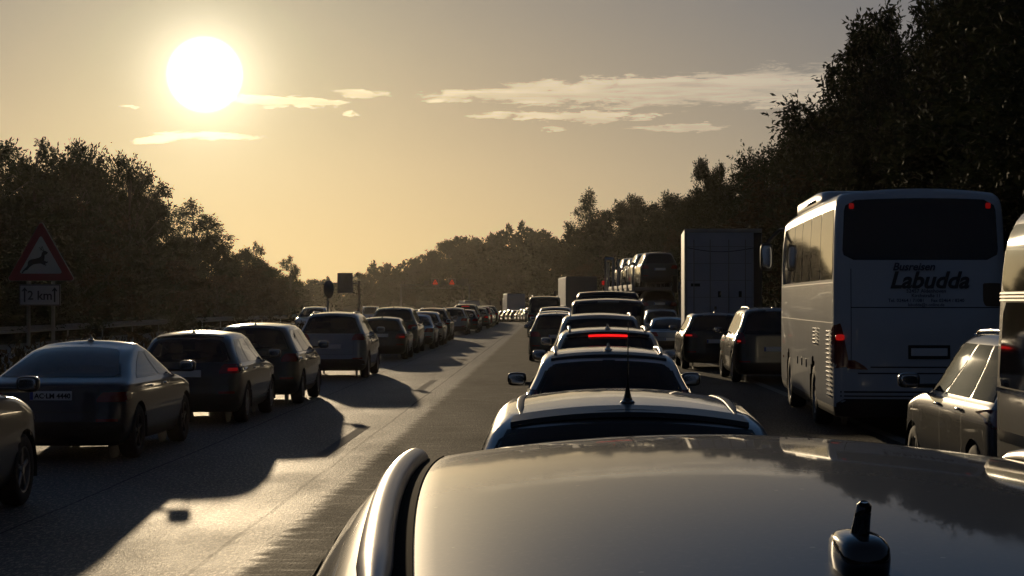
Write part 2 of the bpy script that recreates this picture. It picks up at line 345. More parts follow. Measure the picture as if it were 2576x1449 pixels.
class Shell:
    def __init__(s, V, F): s.V = [Vector(v) for v in V]; s.F = F; s.b = BVHTree.FromPolygons(s.V, F); s.kill = set(); s.black = set()
    def hit(s, mode, a, b, off, sx=1, L=5):
        if mode == 'rear': o, d = Vector((a, -4, b)), Vector((0, 1, 0))
        elif mode == 'front': o, d = Vector((a, L+4, b)), Vector((0, -1, 0))
        elif mode == 'top': o, d = Vector((a, b, 9)), Vector((0, 0, -1))
        else: o, d = Vector((4*sx, a, b)), Vector((-sx, 0, 0))
        r = s.b.ray_cast(o, d)
        if r[0] is None: r = s.b.find_nearest(o + d*4); 
        p, n = r[0], r[1]
        if n.dot(d) > 0: n = -n
        return p + n*off
    def panel(s, mb, mode, quad, m, nu=14, nv=8, off=0.004, sx=1, L=5, bow=(0, 0, 0, 0), rnd=0.12, cut=None):
        """quad: (a,b) of bottom-start, bottom-end, top-end, top-start"""
        q = [Vector((p[0], p[1])) for p in quad]; vs = []
        def P(u, v):
            lo = q[0].lerp(q[1], u); hi = q[3].lerp(q[2], u)
            lo = lo + Vector((0, bow[0]*(1-(2*u-1)**2))); hi = hi + Vector((0, bow[1]*(1-(2*u-1)**2)))
            return lo.lerp(hi, v) + Vector((bow[2]*(1-(2*v-1)**2)*(1-u) + bow[3]*(1-(2*v-1)**2)*u, 0))
        for j in range(nv+1):
            v = j/nv
            if rnd > 0:
                t = max(0, (abs(2*v-1)-(1-2*rnd))/(2*rnd)); e = 1-0.9*rnd*(1-math.sqrt(max(0, 1-t*t)))
            else: e = 1
            for i in range(nu+1):
                u = 0.5+(i/nu-0.5)*e; p = P(u, v); vs.append(s.hit(mode, p.x, p.y, off, sx, L))
        fs = [(j*(nu+1)+i, j*(nu+1)+i+1, (j+1)*(nu+1)+i+1, (j+1)*(nu+1)+i) for j in range(nv) for i in range(nu)]
        if (mode == 'side' and sx < 0) or mode == 'front': fs = [f[::-1] for f in fs]
        mb.add(vs, fs, m)
        if cut is not None:
            poly = [P(0, 0), P(.5, 0), P(1, 0), P(1, .5), P(1, 1), P(.5, 1), P(0, 1), P(0, .5)]
            c = sum(poly, Vector((0, 0)))/8
            def inside(pt, pl):
                r = True; sg = 0
                for k in range(len(pl)):
                    a, b = pl[k], pl[(k+1) % len(pl)]; cr = (b.x-a.x)*(pt.y-a.y)-(b.y-a.y)*(pt.x-a.x)
                    if abs(cr) < 1e-9: continue
                    if sg == 0: sg = 1 if cr > 0 else -1
                    elif (cr > 0) != (sg > 0): return False
                return r
            ax = {'rear': (0, 2), 'front': (0, 2), 'side': (1, 2)}[mode]
            inn = [p + (c-p).normalized()*cut for p in poly]
            for fi, f in enumerate(s.F):
                if fi in s.kill or len(f) > 4: continue
                ps = [s.V[k] for k in f]; ce = sum(ps, Vector())/len(ps)
                if mode == 'side' and ce.x*sx < 0.25: continue
                nn = (ps[1]-ps[0]).cross(ps[2]-ps[0]); 
                if nn.length < 1e-12: continue
                nn.normalize()
                if mode == 'side' and abs(nn.x) < 0.45: continue
                if mode in ('rear', 'front') and abs(nn.x) > 0.9: continue
                if mode == 'rear' and ce.y > L*0.6: continue
                if mode == 'front' and ce.y < L*0.4: continue
                p2 = [Vector((p[ax[0]], p[ax[1]])) for p in ps]
                if all(inside(p, inn) for p in p2): s.kill.add(fi)
                elif inside(Vector((ce[ax[0]], ce[ax[1]])), poly): s.black.add(fi)
    def arch(s, cy, cz, r, xmin):
        """cut a round wheel opening: snap nearby flank points to the circle, drop what lies within"""
        new = {}
        for i, p in enumerate(s.V):
            if abs(p.x) < xmin: continue
            d = math.hypot(p.y-cy, p.z-cz)
            if abs(d-r) < 0.035 and p.z > 0: k = r/max(d, 1e-6); new[i] = Vector((p.x, cy+(p.y-cy)*k, cz+(p.z-cz)*k))
        for i, p in new.items(): s.V[i] = p
        for fi, f in enumerate(s.F):
            if len(f) > 4: continue
            if all(abs(s.V[k].x) > xmin*0.9 and math.hypot(s.V[k].y-cy, s.V[k].z-cz) < r+0.004 for k in f): s.kill.add(fi)
def wheel(parent, x, y, r, w, detail, spokes=5, side=1, rimmat='rim_metal'):
    if detail < 2:
        t = MB(); t.lathe([(-w/2, r*.62), (-w/2, r*.9), (-w*.3, r), (w*.3, r), (w/2, r*.9), (w/2, r*.62)], 20, 'x', m='rubber')
        t.lathe([(side*w*.42, 0.001), (side*w*.42, r*.62)], 20, 'x', m=rimmat)
        return put(t, 'wheel', parent, loc=(x, y, r))
    wn_ = link('wheel', None, parent, (x, y, r))
    t = MB(); t.lathe([(-w*.46, r*.64), (-w/2, r*.72), (-w/2, r*.9), (-w*.4, r*.98), (-w*.2, r), (w*.2, r), (w*.4, r*.98), (w/2, r*.9), (w/2, r*.72), (w*.46, r*.64)], 32, 'x', m='rubber'); put(t, 'tyre', wn_)
    g = MB(); g.lathe([(-w*.45, r*.62), (-w*.2, r*.58), (side*w*.1, r*.58), (side*w*.42, r*.60), (side*w*.46, r*.66)], 32, 'x', m=rimmat)
    g.lathe([(side*w*.05, 0.001), (side*w*.05, r*.58)], 24, 'x', m='black_plastic')
    for k in range(spokes):
        a = 2*math.pi*k/spokes; R = Matrix.Rotation(a, 3, 'X')
        g.box(tuple(R @ Vector((side*w*.33, 0, r*.33))), (w*.12, r*.15, r*.6), rimmat, rot=R, bev=0.01)
    g.lathe([(side*w*.44, 0.001), (side*w*.44, r*.12), (side*w*.25, r*.15)], 14, 'x', m=rimmat)
    put(g, 'rim', wn_, sharp=35); return wn_

KINDS = {  # rear line (below belt, belt, mid, upper, rim), windscreen line measured from the nose (cowl, mid, upper, header)
 'hatch':    dict(rl=(.0, .06, .20, .38, .50), fl=(1.05, 1.42, 1.80, 2.02)),
 'wagon':    dict(rl=(.0, .07, .24, .44, .62), fl=(1.15, 1.52, 1.88, 2.08)),
 'suv':      dict(rl=(.0, .05, .17, .33, .45), fl=(1.10, 1.45, 1.78, 1.98)),
 'mpv':      dict(rl=(.0, .04, .14, .27, .38), fl=(0.85, 1.25, 1.68, 1.92)),
 'sedan':    dict(rl=(.0, .70, 1.02, 1.36, 1.62), fl=(1.20, 1.58, 1.95, 2.15), deck=True),
 'fastback': dict(rl=(.0, .24, .80, 1.36, 1.80), fl=(1.15, 1.60, 2.02, 2.25), deck=True),
 'coupe':    dict(rl=(.0, .62, 1.00, 1.40, 1.66), fl=(1.15, 1.55, 1.92, 2.10), deck=True),
 'van':      dict(rl=(.0, .03, .06, .12, .20), fl=(0.72, 1.05, 1.45, 1.75)),
}
def vehicle(name, label, cat, loc, rotz=0, kind='hatch', L=4.4, Wd=1.8, H=1.5, belt=None, col='paint_grey', detail=2, rails=None, antenna='fin', glz='glass_mid', rglz='glass_dark',
            lit=None, plate=None, plate_z=0.82, wr=0.325, light=None, high_brake=None, spoiler=False, group=None, roofw=0.64, crown=0.05, arch=0.035, seam=True, mirrors=True, split=2, hole=True, roofcol=None, lowblack=0.34, wiper=True, sidechrome=False, rwin=None, oncoming=False, mcol=None, rail_x=0.90, rimmat='rim_metal', rt=0.0, rail_flat=.75):
    T = thing(name, label, cat, loc, rotz, group); h = Wd/2; k = KINDS[kind]; rl, fl = k['rl'], k['fl']
    belt = belt or H*0.64 + 0.0; rim = H-crown-arch; U = rim-belt
    keys = [(.20, .12, L-.16, h*.86), (.30, .03, L-.06, h*.95), (.45, rl[0], L, h*.985), (.62, rl[0]+.015, L-.03, h*1.0)]
    hb = min(belt-.06, .86 if H < 1.62 else (.93 if kind == 'suv' else 1.0))
    keys += [(hb-.06, rl[0]+.03, L-.12, h*1.0)]
    if k.get('deck'):
        keys += [(belt-.05, rl[0]+.045, L-.72, h*.972), (belt-.01, rl[1]*.35+.03, L-fl[0]*.93, h*.945), (belt+.015, rl[1], L-fl[0], h*.93)]
    else:
        keys += [(belt-.05, rl[1]*.6+.015, L-.70, h*.972), (belt, rl[1], L-fl[0], h*.94)]
    keys += [(belt+U*.5, rl[2], L-fl[1], h*.5*(.93+roofw+.035)), (belt+U*.86, rl[3], L-fl[2], h*(roofw+.075)), (rim, rl[4], L-fl[3], h*roofw)]
    lo = detail == 0
    V, F, _ = shell(keys, crown, arch, belt, 0.55 if kind != 'van' else .3, 0.75 if kind != 'van' else .5, 4.2 if kind != 'van' else 6, 2.9, NZ=22 if lo else 44, NR=9 if lo else 16, NS=12 if lo else 34, NC=6 if lo else 12, rt=rt)
    sh = Shell(V, F); fc = (L-fl[0]); zt = rim-0.055
    y_f, y_r = L-0.86-0.02*L, 0.78+0.02*L
    cut = 0.03 if (hole and not lo) else None
    G = 'glass_far' if lo else None
    # rear window
    if kind in ('fastback', 'sedan', 'coupe'): z0, z1, wb, wt = belt+.045, rim-.03, h*.80, h*(roofw-.06)
    else: z0, z1, wb, wt = belt+.035, rim-.055 if not spoiler else rim-.07, h*.80, h*(roofw-.03)
    if rwin: z0, z1, wb, wt = rwin
    mb = MB(); sh.panel(mb, 'rear', [(-wb, z0), (wb, z0), (wt, z1), (-wt, z1)], G or rglz, 18, 9, 0.004, 1, L, bow=(0, crown*.8, 0.0, 0.0), rnd=.1, cut=cut)
    put(mb, 'rear_window', T)
    # windscreen
    mb = MB(); sh.panel(mb, 'front', [(-h*.80, belt+.03), (h*.80, belt+.03), (h*(roofw-.04), rim-.04), (-h*(roofw-.04), rim-.04)], G or 'glass_clear', 18, 9, 0.004, 1, L, bow=(0, crown*.7, 0, 0), rnd=.08, cut=cut)
    put(mb, 'windscreen', T)
    # side glass
    zb = belt+.012; A = rl[1]+.30; At = rl[4]+.22; Bf = fc+.02 if kind != 'van' else fc-.1; Bt = L-fl[3]-.12
    if k.get('deck'): A = rl[1]+.42 if kind != 'fastback' else rl[1]+.62; At = rl[4]+.02
    edges = np.linspace(0, 1, 4 if not k.get('deck') else 3); g0 = .022
    fr = [0, .26, .60, 1] if not k.get('deck') else [0, .48, 1]
    if kind == 'hatch' and L < 4.2: fr = [0, .42, 1]
    for sx in (-1, 1):
        for i in range(len(fr)-1):
            a0, a1 = A+(Bf-A)*fr[i], A+(Bf-A)*fr[i+1]; t0, t1 = At+(Bt-At)*fr[i], At+(Bt-At)*fr[i+1]
            if i > 0: a0 += g0; t0 += g0
            if i < len(fr)-2: a1 -= g0; t1 -= g0
            if not lo or i == len(fr)-2:
                if lo: a0, t0 = A, At
                mb = MB(); sh.panel(mb, 'side', [(a0, zb), (a1, zb), (t1, zt), (t0, zt)], G or (glz if i == len(fr)-2 else rglz if glz == 'glass_dark' else glz), 8, 7, 0.004, sx, L, rnd=.09, cut=cut)
                put(mb, 'side_window', T)
    # wheels and openings
    if not lo:
        for cy in (y_r, y_f): sh.arch(cy, wr, wr+.045, h*.72)
    for cy in (y_r, y_f):
        for sx in (-1, 1): wheel(T, sx*(h-.125), cy, wr, .215, detail, 5 if detail > 1 else 5, sx, rimmat)
    # body
    b = MB(); fs = [f for i, f in enumerate(F) if i not in sh.kill]
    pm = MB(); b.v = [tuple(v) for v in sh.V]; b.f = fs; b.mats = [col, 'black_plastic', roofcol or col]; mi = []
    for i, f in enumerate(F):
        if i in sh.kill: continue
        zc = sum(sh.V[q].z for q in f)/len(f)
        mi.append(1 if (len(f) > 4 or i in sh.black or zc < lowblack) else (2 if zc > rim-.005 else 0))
    b.mi = mi; put(b, 'body', T)
    if not lo:
        for cy in (y_r, y_f):
            for sx in (-1, 1):
                w_ = MB(); n = 14; vs = []
                for i in range(n+1):
                    t = -0.25+ (math.pi+.5)*i/n
                    for xx in (h*.995, h-.34): vs.append((sx*xx, cy+(wr+.046)*math.cos(t), wr+(wr+.046)*math.sin(t)))
                w_.add(vs, [(2*i, 2*i+1, 2*i+3, 2*i+2) for i in range(n)], 'black_plastic')
                w_.add([(sx*(h-.34), cy+(wr+.05)*math.cos(2*math.pi*q/16), wr+(wr+.05)*math.sin(2*math.pi*q/16)) for q in range(16)], [tuple(range(16))], 'black_plastic'); put(w_, 'wheel_arch_liner', T)
    # tail lights
    lw, lz0, lz1 = (light or (.46, belt-.21, belt-.05))
    for sx in (-1, 1):
        mb = MB(); lm = lit if lit else 'lens_red'
        if oncoming: pass
        sh.panel(mb, 'rear', [(sx*h*(1-lw), lz0), (sx*h*.975, lz0), (sx*h*.975, lz1), (sx*h*(1-lw*.8), lz1)], 'lens_red', 10, 4, 0.009, 1, L, rnd=.15)
        o = put(mb, 'tail_light', T)
        if lit:
            mb = MB(); sh.panel(mb, 'rear', [(sx*h*(1-lw*.62), lz0+.035), (sx*h*.90, lz0+.035), (sx*h*.90, lz0+.085), (sx*h*(1-lw*.6), lz0+.085)], lit, 6, 2, 0.016, 1, L, rnd=.1); put(mb, 'lamp', o)
        if oncoming or not lo:
            mb = MB(); sh.panel(mb, 'front', [(sx*h*.55, hb-.16), (sx*h*.93, hb-.14), (sx*h*.93, hb-.05), (sx*h*.58, hb-.08)], 'lens_clear', 8, 4, 0.009, 1, L, rnd=.1); put(mb, 'headlight', T)
    if lo: return T
    # number plate
    p = sh.hit('rear', 0, plate_z, 0.012); mb = MB(); mb.box((0, p.y, plate_z), (.52, .012, .112), 'plate_white', bev=.004); mb.box((-.237, p.y-.0075, plate_z), (.04, .004, .10), 'plate_blue')
    pl = put(mb, 'number_plate', T, smooth=False)
    if plate: put_text(plate, .086, pl, (.022, p.y-.010, plate_z-.031), 'plate_ink', bold=.0025)
    # bumper strips, recess of the tailgate, seams
    mb = MB(); sh.panel(mb, 'rear', [(-h*.93, .33), (h*.93, .33), (h*.90, .50), (-h*.90, .50)], 'black_plastic', 20, 4, 0.014, 1, L, rnd=.2); put(mb, 'bumper_trim', T)
    for sx in (-1, 1):
        mb = MB(); sh.panel(mb, 'rear', [(sx*h*.60, .50), (sx*h*.86, .50), (sx*h*.86, .535), (sx*h*.60, .535)], 'lens_red', 6, 1, 0.018, 1, L, rnd=0); put(mb, 'reflector', T)
    if seam:
        mb = MB(); w = .0045
        def strip(mode, pts, sx=1, ww=w, m='black_plastic', off=.0025):
            for (a0, b0), (a1, b1) in zip(pts, pts[1:]):
                d = Vector((a1-a0, b1-b0)).normalized(); n = Vector((-d.y, d.x))*ww
                sh.panel(mb, mode, [(a0-n.x, b0-n.y), (a1-n.x, b1-n.y), (a1+n.x, b1+n.y), (a0+n.x, b0+n.y)], m, 7, 1, off, sx, L, rnd=0)
        zs = .38
        for sx in (-1, 1):
            mb = MB(); yb = A+(Bf-A)*fr[-2]; ye = fc+.12; yq = max(A+(Bf-A)*fr[0 if len(fr) < 4 else 1], y_r+.42)
            strip('side', [(yb, zs), (yb, belt)], sx); strip('side', [(ye, zs+.1), (ye, belt-.10)], sx); strip('side', [(yb, zs), (ye, zs+.02)], sx)
            if kind != 'coupe': strip('side', [(yq, zs+.25), (yq+.02, belt)], sx); strip('side', [(yq, zs+.25), (yq+.25, zs), (yb, zs)], sx)
            put(mb, 'panel_seam', T)
        mb = MB(); x0 = h*.62
        strip('rear', [(-x0, belt-.02), (-x0, .62), (x0, .62), (x0, belt-.02)])
        put(mb, 'panel_seam', T)
        for sx in (-1, 1):
            for yy in ((A+(Bf-A)*fr[-2])+.12, yq+.14):
                q = sh.hit('side', yy, belt-.10, .02, sx, L); hd = MB(); hd.sell(q, (.03, .19, .028), .5, 10, 6, col if detail < 2 else 'chrome'); put(hd, 'door_handle', T)
    if wiper and kind not in ('sedan', 'fastback', 'coupe'):
        mb = MB(); a = sh.hit('rear', 0, belt+.07, .02); c = sh.hit('rear', h*.42, belt+.10, .02); mb.tube([a, c], [.012, .005], 6, 'gloss_black'); mb.sell(a, (.06, .04, .04), .6, 10, 6, 'gloss_black'); put(mb, 'wiper', T)
    if spoiler:
        mb = MB(); n = 22; vs = []
        for i in range(n+1):
            t = -1+2*i/n; x = t*h*(roofw-.045); zr = rim + crown*(1-(x/(h*roofw))**2)
            e = sh.hit('top', x, rl[4]+.06+.03*t*t, .004); yb_ = rl[4]-.16+.05*t*t
            vs += [tuple(e), (x*1.02, yb_+.02, zr-.016), (x*1.02, yb_, zr-.040), (x, rl[4]+.02, zr-.07)]
        fs = [(4*i+q, 4*i+4+q, 4*i+5+q, 4*i+1+q) for i in range(n) for q in range(3)] + [(0, 1, 2, 3), (4*n+3, 4*n+2, 4*n+1, 4*n)]
        mb.add(vs, fs, col); sp = put(mb, 'spoiler', T, sharp=40)
    if high_brake:
        mb = MB(); sh.panel(mb, 'rear', [(-high_brake[0], high_brake[1]), (high_brake[0], high_brake[1]), (high_brake[0], high_brake[1]+.028), (-high_brake[0], high_brake[1]+.028)], high_brake[2], 14, 2, 0.02, 1, L, bow=(crown*.15, crown*.15, 0, 0), rnd=0); put(mb, 'brake_light', T)
    if mirrors:
        for sx in (-1, 1):
            y = fc-.10 if kind != 'van' else fc-.2; z = belt+.085; q = sh.hit('side', y, belt+.03, 0, sx, L); mo = MB()
            R = Matrix.Rotation(-sx*.12, 3, 'Z')
            mo.sell((sx*(h+.075), y, z), (.22, .13, .155), .55, 20, 12, mcol or col, rot=R)
            mo.tube([q, (sx*(h+.05), y+.01, z-.055)], [.028, .022], 8, 'black_plastic'); mm = put(mo, 'mirror', T)
            mg = MB(); mg.sell((sx*(h+.078), y-.062, z), (.175, .018, .115), .5, 16, 8, 'chrome', rot=R); put(mg, 'mirror_glass', mm)
    if rails:
        for sx in (-1, 1):
            mb = MB(); n = 26; y0, y1 = rl[4]+.10, L-fl[3]-.06; pts = []; rr = []
            for i in range(n+1):
                t = i/n; yy = y0+(y1-y0)*t; xx = sx*h*roofw*rail_x*(1-.03*(2*t-1)**2); xx *= (1-rt*((1-((yy-(rl[4]+L-fl[3])/2)/((L-fl[3]-rl[4])/2)))/2)**2); q = sh.hit('top', xx, yy, 0)
                lift = rails[1]*min(1, (min(t, 1-t)*7))**.6 ; pts.append((q.x, q.y, q.z+lift)); rr.append(rails[2]*(0.35 if i in (0, n) else min(1, .32+min(t, 1-t)*4.5)))
            mb.tube(pts, rr, 12, rails[0], flat=(1.0, rail_flat))
            if rails[1] > .02:
                for i in (1, n//2, n-1):
                    q = sh.hit('top', pts[i][0], pts[i][1], 0); mb.box((q.x, q.y, (q.z+pts[i][2])/2), (rails[2]*1.5, .12, max(.01, pts[i][2]-q.z)+.01), rails[0], bev=.004)
            put(mb, 'roof_rail', T)
    if antenna:
        mb = MB(); ya = rl[4]+.20; q = sh.hit('top', 0, ya, 0)
        if antenna == 'fin':
            n = 10
            vs = []
            for i in range(n+1):
                t = i/n; w2 = .026*math.sin(math.pi*min(1, t*.85+.12))**.7; hh = .065*(1-t)**1.2*(1 if t > .12 else .35+t*5.4)
                y = ya-.07+.17*t; zz = sh.hit('top', 0, y, 0).z
                vs += [(-w2, y, zz-.003), (-w2*.35, y, zz+hh*.5), (0, y, zz+hh+.002), (w2*.35, y, zz+hh*.5), (w2, y, zz-.003)]
            mb.add(vs, [(5*i+q_, 5*i+q_+1, 5*i+6+q_, 5*i+5+q_) for i in range(n) for q_ in range(4)] + [(0, 1, 2, 3, 4)], 'gloss_black' if antenna == 'fin' else col)
        elif antenna == 'stub':
            mb.sell((0, ya, q.z+.006), (.055, .13, .034), .8, 16, 8, 'gloss_black'); mb.tube([(0, ya+.02, q.z+.01), (0, ya-.03, q.z+.085)], [.011, .006], 10, 'gloss_black')
        elif antenna == 'whip':
            mb.sell((0, ya, q.z), (.075, .12, .03), .9, 16, 8, 'gloss_black')
            mb.tube([(0, ya, q.z+.0), (0, ya-.008, q.z+.03), (0, ya-.02, q.z+.07), (0, ya-.035, q.z+.12), (0, ya-.11, q.z+.41)], [.030, .019, .010, .005, .0016], 8, 'gloss_black')
        elif antenna == 'shark':
            mb.sell((0, ya, q.z+.010), (.09, .16, .03), .9, 16, 8, 'chrome'); mb.tube([(0, ya+.04, q.z+.01), (0, ya, q.z+.05), (0, ya-.03, q.z+.075)], [.028, .014, .008], 8, 'chrome')
        put(mb, 'antenna', T)
    # seats seen through the glass
    if detail > 1 and rglz != 'glass_dark' or glz == 'glass_clear':
        for (xx, yy, hh) in ((-.36, L*.50, .0), (.36, L*.50, .0), (-.40, L*.30, -.02), (.40, L*.30, -.02)):
            mb = MB(); mb.sell((xx, yy, belt-.12), (.46, .14, .55), .5, 14, 8, 'seat_fabric'); mb.sell((xx, yy-.02, belt+.24+hh), (.25, .10, .17), .6, 12, 8, 'seat_fabric'); put(mb, 'seat', T)
    T['_sh'] = 0; del T['_sh']
    vehicle.last = sh
    return T

# ================================================================== THE LAY OF THE LAND
def axis(D):   # dashed line between left and middle lane
    return -2.94 + 0.0202*D - max(0.0, D-150)**2/2000.0
def slope(D): return 0.0202 - max(0.0, D-150)/1000.0
def dip(D): return -min(3.0, 5e-5*max(0.0, D-130)**2)
def sst(x, a, b):
    t = min(1, max(0, (x-a)/(b-a))); return t*t*(3-2*t)
def axc(D): return axis(min(D, 420)) + (slope(420)*(D-420) if D > 420 else 0)
def ground_z(X, D):
    u = X - axc(max(D, -40)); z = dip(max(D, 0))
    r = 1 if D < 330 else max(0, 1-(D-330)/60)
    z += r*(7.5*sst(u, 13.5, 40) + 14*sst(u, 40, 140))
    z += 5.5*sst(-u, 26, 60) + 10*sst(-u, 60, 200)
    z += 9*sst(D, 480, 760)*(1-sst(abs(X+160), 70, 130)) *0 + 6*sst(D, 500, 900)
    z += 9*sst(D, 430, 620)*sst(X, -95, 0)
    return z
def grid_mesh(name, xs, ys, zf, m, relative=False, **props):
    V = []; n = len(xs)
    for y in ys:
        for x in xs:
            X = x + (axc(y) if relative else 0); V.append((X, y, zf(X, y)))
    F = [(j*n+i, j*n+i+1, (j+1)*n+i+1, (j+1)*n+i) for j in range(len(ys)-1) for i in range(n-1)]
    mb = MB(); mb.add(V, F, m); me = mb.mesh(name)
    uv = me.uv_layers.new(name='UVMap'); li = np.zeros(len(me.loops), dtype=np.int32); me.loops.foreach_get('vertex_index', li)
    U = np.array([(x, y) for y in ys for x in xs], dtype=np.float32); uv.data.foreach_set('uv', U[li].ravel())
    return link(name, me, **props)
# ground material: dry verge grass and soil
def ground_mat():
    m = mat('verge_soil', (0.05, 0.045, 0.025), 0.95, spec=0.1); t = m.node_tree; b = t.nodes['Principled BSDF']
    g = t.nodes.new('ShaderNodeTexCoord'); n = t.nodes.new('ShaderNodeTexNoise'); n.inputs['Scale'].default_value = 0.6; n.inputs['Detail'].default_value = 9; t.links.new(g.outputs['Object'], n.inputs[0])
    c = mixc(t, smooth(t, n.outputs[0], 0.35, 0.65), (0.030, 0.034, 0.014, 1), (0.075, 0.060, 0.030, 1)); t.links.new(c, b.inputs['Base Color'])
    bp = t.nodes.new('ShaderNodeBump'); bp.inputs['Distance'].default_value = 0.2; t.links.new(n.outputs[0], bp.inputs['Height']); t.links.new(bp.outputs[0], b.inputs['Normal'])
ground_mat()
def asphalt(name, patched):
    m = mat(name, (0.05, 0.05, 0.05), 0.42, spec=0.5); t = m.node_tree; b = t.nodes['Principled BSDF']
    uv = t.nodes.new('ShaderNodeUVMap'); sp = t.nodes.new('ShaderNodeSeparateXYZ'); t.links.new(uv.outputs[0], sp.inputs[0])
    def noise(sx, sy, det=6, rough=0.6, off=0):
        mp = t.nodes.new('ShaderNodeMapping'); mp.inputs['Scale'].default_value = (sx, sy, 1); mp.inputs['Location'].default_value = (off, off, 0); t.links.new(uv.outputs[0], mp.inputs[0])
        n = t.nodes.new('ShaderNodeTexNoise'); n.inputs['Scale'].default_value = 1; n.inputs['Detail'].default_value = det; n.inputs['Roughness'].default_value = rough; t.links.new(mp.outputs[0], n.inputs[0]); return n.outputs[0]
    big = noise(0.5, 0.12, 6); grain = noise(42, 30, 4, 0.8); fine = noise(34, 8.5, 3, 0.8, 2.0); streak = noise(1.8, 4.5, 9, 0.75); blot = noise(0.9, 0.35, 5, 0.6, 5.0)
    u = math_(t, 'ADD', sp.outputs[0], math_(t, 'MULTIPLY', math_(t, 'SUBTRACT', streak, 0.5), 0.75))
    if patched:
        st = math_(t, 'MULTIPLY', smooth(t, u, 0.62, 0.80), math_(t, 'SUBTRACT', 1.0, smooth(t, u, 2.45, 3.1)))
        st2 = math_(t, 'MULTIPLY', smooth(t, u, 4.0, 4.4), 0.7)
        st = math_(t, 'MAXIMUM', st, st2)
        st = math_(t, 'MULTIPLY', st, math_(t, 'ADD', 0.55, math_(t, 'MULTIPLY', math_(t, 'SUBTRACT', 1.0, smooth(t, noise(1.1, 5.5, 8, 0.75, 9.0), 0.50, 0.68)), 0.45)))
    else: st = 0.0
    base = mixc(t, smooth(t, big, 0.3, 0.7), (0.042, 0.040, 0.038, 1), (0.066, 0.061, 0.055, 1))
    base = mixc(t, math_(t, 'MULTIPLY', smooth(t, fine, 0.50, 0.62), 0.9), base, (0.36, 0.32, 0.26, 1))
    base = mixc(t, st, base, mixc(t, smooth(t, fine, 0.4, 0.75), (0.022, 0.016, 0.012, 1), (0.12, 0.09, 0.066, 1)))
    def line(at, w): return math_(t, 'SUBTRACT', 1.0, smooth(t, math_(t, 'ABSOLUTE', math_(t, 'SUBTRACT', math_(t, 'ADD', sp.outputs[0], math_(t, 'MULTIPLY', math_(t, 'SUBTRACT', blot, 0.5), 0.10)), at)), w*.5, w))
    seam = math_(t, 'MAXIMUM', line(0.30, 0.028), line(-1.75, 0.018))
    seam = math_(t, 'MAXIMUM', seam, line(3.95, 0.03))
    base = mixc(t, math_(t, 'MULTIPLY', seam, 0.85), base, (0.010, 0.009, 0.008, 1))
    t.links.new(base, b.inputs['Base Color'])
    ro = math_(t, 'ADD', 0.56, math_(t, 'MULTIPLY', smooth(t, big, 0.3, 0.7), 0.10)); ro = math_(t, 'ADD', ro, math_(t, 'MULTIPLY', smooth(t, blot, 0.45, 0.7), 0.08))
    ro = math_(t, 'ADD', ro, math_(t, 'MULTIPLY', st, 0.20)); t.links.new(ro, b.inputs['Roughness'])
    spv = math_(t, 'MULTIPLY', math_(t, 'SUBTRACT', 1.0, math_(t, 'MULTIPLY', st, 0.86)), math_(t, 'ADD', 0.10, math_(t, 'MULTIPLY', smooth(t, grain, 0.40, 0.66), 0.90))); t.links.new(math_(t, 'MULTIPLY', spv, math_(t, 'SUBTRACT', 1.0, math_(t, 'MULTIPLY', seam, 0.8))), b.inputs['Specular IOR Level'])
    t.links.new(math_(t, 'MULTIPLY', smooth(t, fine, 0.50, 0.62), math_(t, 'SUBTRACT', 0.85, math_(t, 'MULTIPLY', st, 0.8))), b.inputs['Metallic'])
    h = math_(t, 'ADD', math_(t, 'MULTIPLY', grain, 0.8), math_(t, 'MULTIPLY', fine, 1.6))
    bp = t.nodes.new('ShaderNodeBump'); bp.inputs['Strength'].default_value = 0.8; bp.inputs['Distance'].default_value = 0.012; t.links.new(h, bp.inputs['Height']); t.links.new(bp.outputs[0], b.inputs['Normal'])
asphalt('asphalt_main', True); asphalt('asphalt_other', False)
ysr = list(np.arange(-40, 420, 4.0))
xs = sorted(set([-1400, -900, -600, -400, -300, -240] + list(range(-200, 201, 8)) + [240, 300, 400, 600, 900, 1400]))
def gz_low(X, D):
    u = X-axc(D); return ground_z(X, D) - (0.09 if (-25 < u < 16) else 0.02)
grid_mesh('ground', [-1500, -900, -500, -300, -200, -150, -110, -85, -70, -60, -52, -45, -40, -35, -31, -28, -25.5, -24, -20, -15, -9, -8.2, -5, 0, 6, 12, 13, 15, 17, 20, 23, 26, 29, 33, 38, 43, 50, 60, 75, 95, 120, 160, 220, 320, 500, 900, 1500],
          list(range(-120, -40, 20)) + ysr + [430, 445, 460, 480, 500, 530, 560, 600, 650, 700, 760, 840, 950, 1100, 1400, 2000, 3000], gz_low, 'verge_soil', True, kind='structure')
grid_mesh('road', [-4.9, -3.8, -1.9, 0, 1.9, 3.8, 5.6, 7.5, 10.4], ysr, lambda X, D: dip(max(D, 0)), 'asphalt_main', True, kind='structure')
grid_mesh('opposite_road', [-22, -18, -14, -10, -8.6], ysr, lambda X, D: dip(max(D, 0))-0.01, 'asphalt_other', True, kind='structure')
mat('road_paint', (0.20, 0.19, 0.175), 0.95, spec=0.08, noise=(30, 0.5))
mb = MB()
def stripe(u, a, b, w, z=0.004):
    n = max(1, int((b-a)/3)); vs = []
    for i in range(n+1):
        D = a+(b-a)*i/n; x = axis(D)+u
        vs += [(x-w/2, D, dip(D)+z), (x+w/2, D, dip(D)+z)]
    mb.add(vs, [(2*i, 2*i+1, 2*i+3, 2*i+2) for i in range(n)], 'road_paint')
for u in (0.0, 3.75):
    for k in range(-2, 20): stripe(u, 24.9+18.1*k, 31.0+18.1*k, 0.16)
stripe(-3.72, -20, 400, .15); stripe(7.9, -20, 400, .2)
put(mb, 'lane_marking', kind='structure')

# ================================================================== THE QUEUES
sl = 0.02
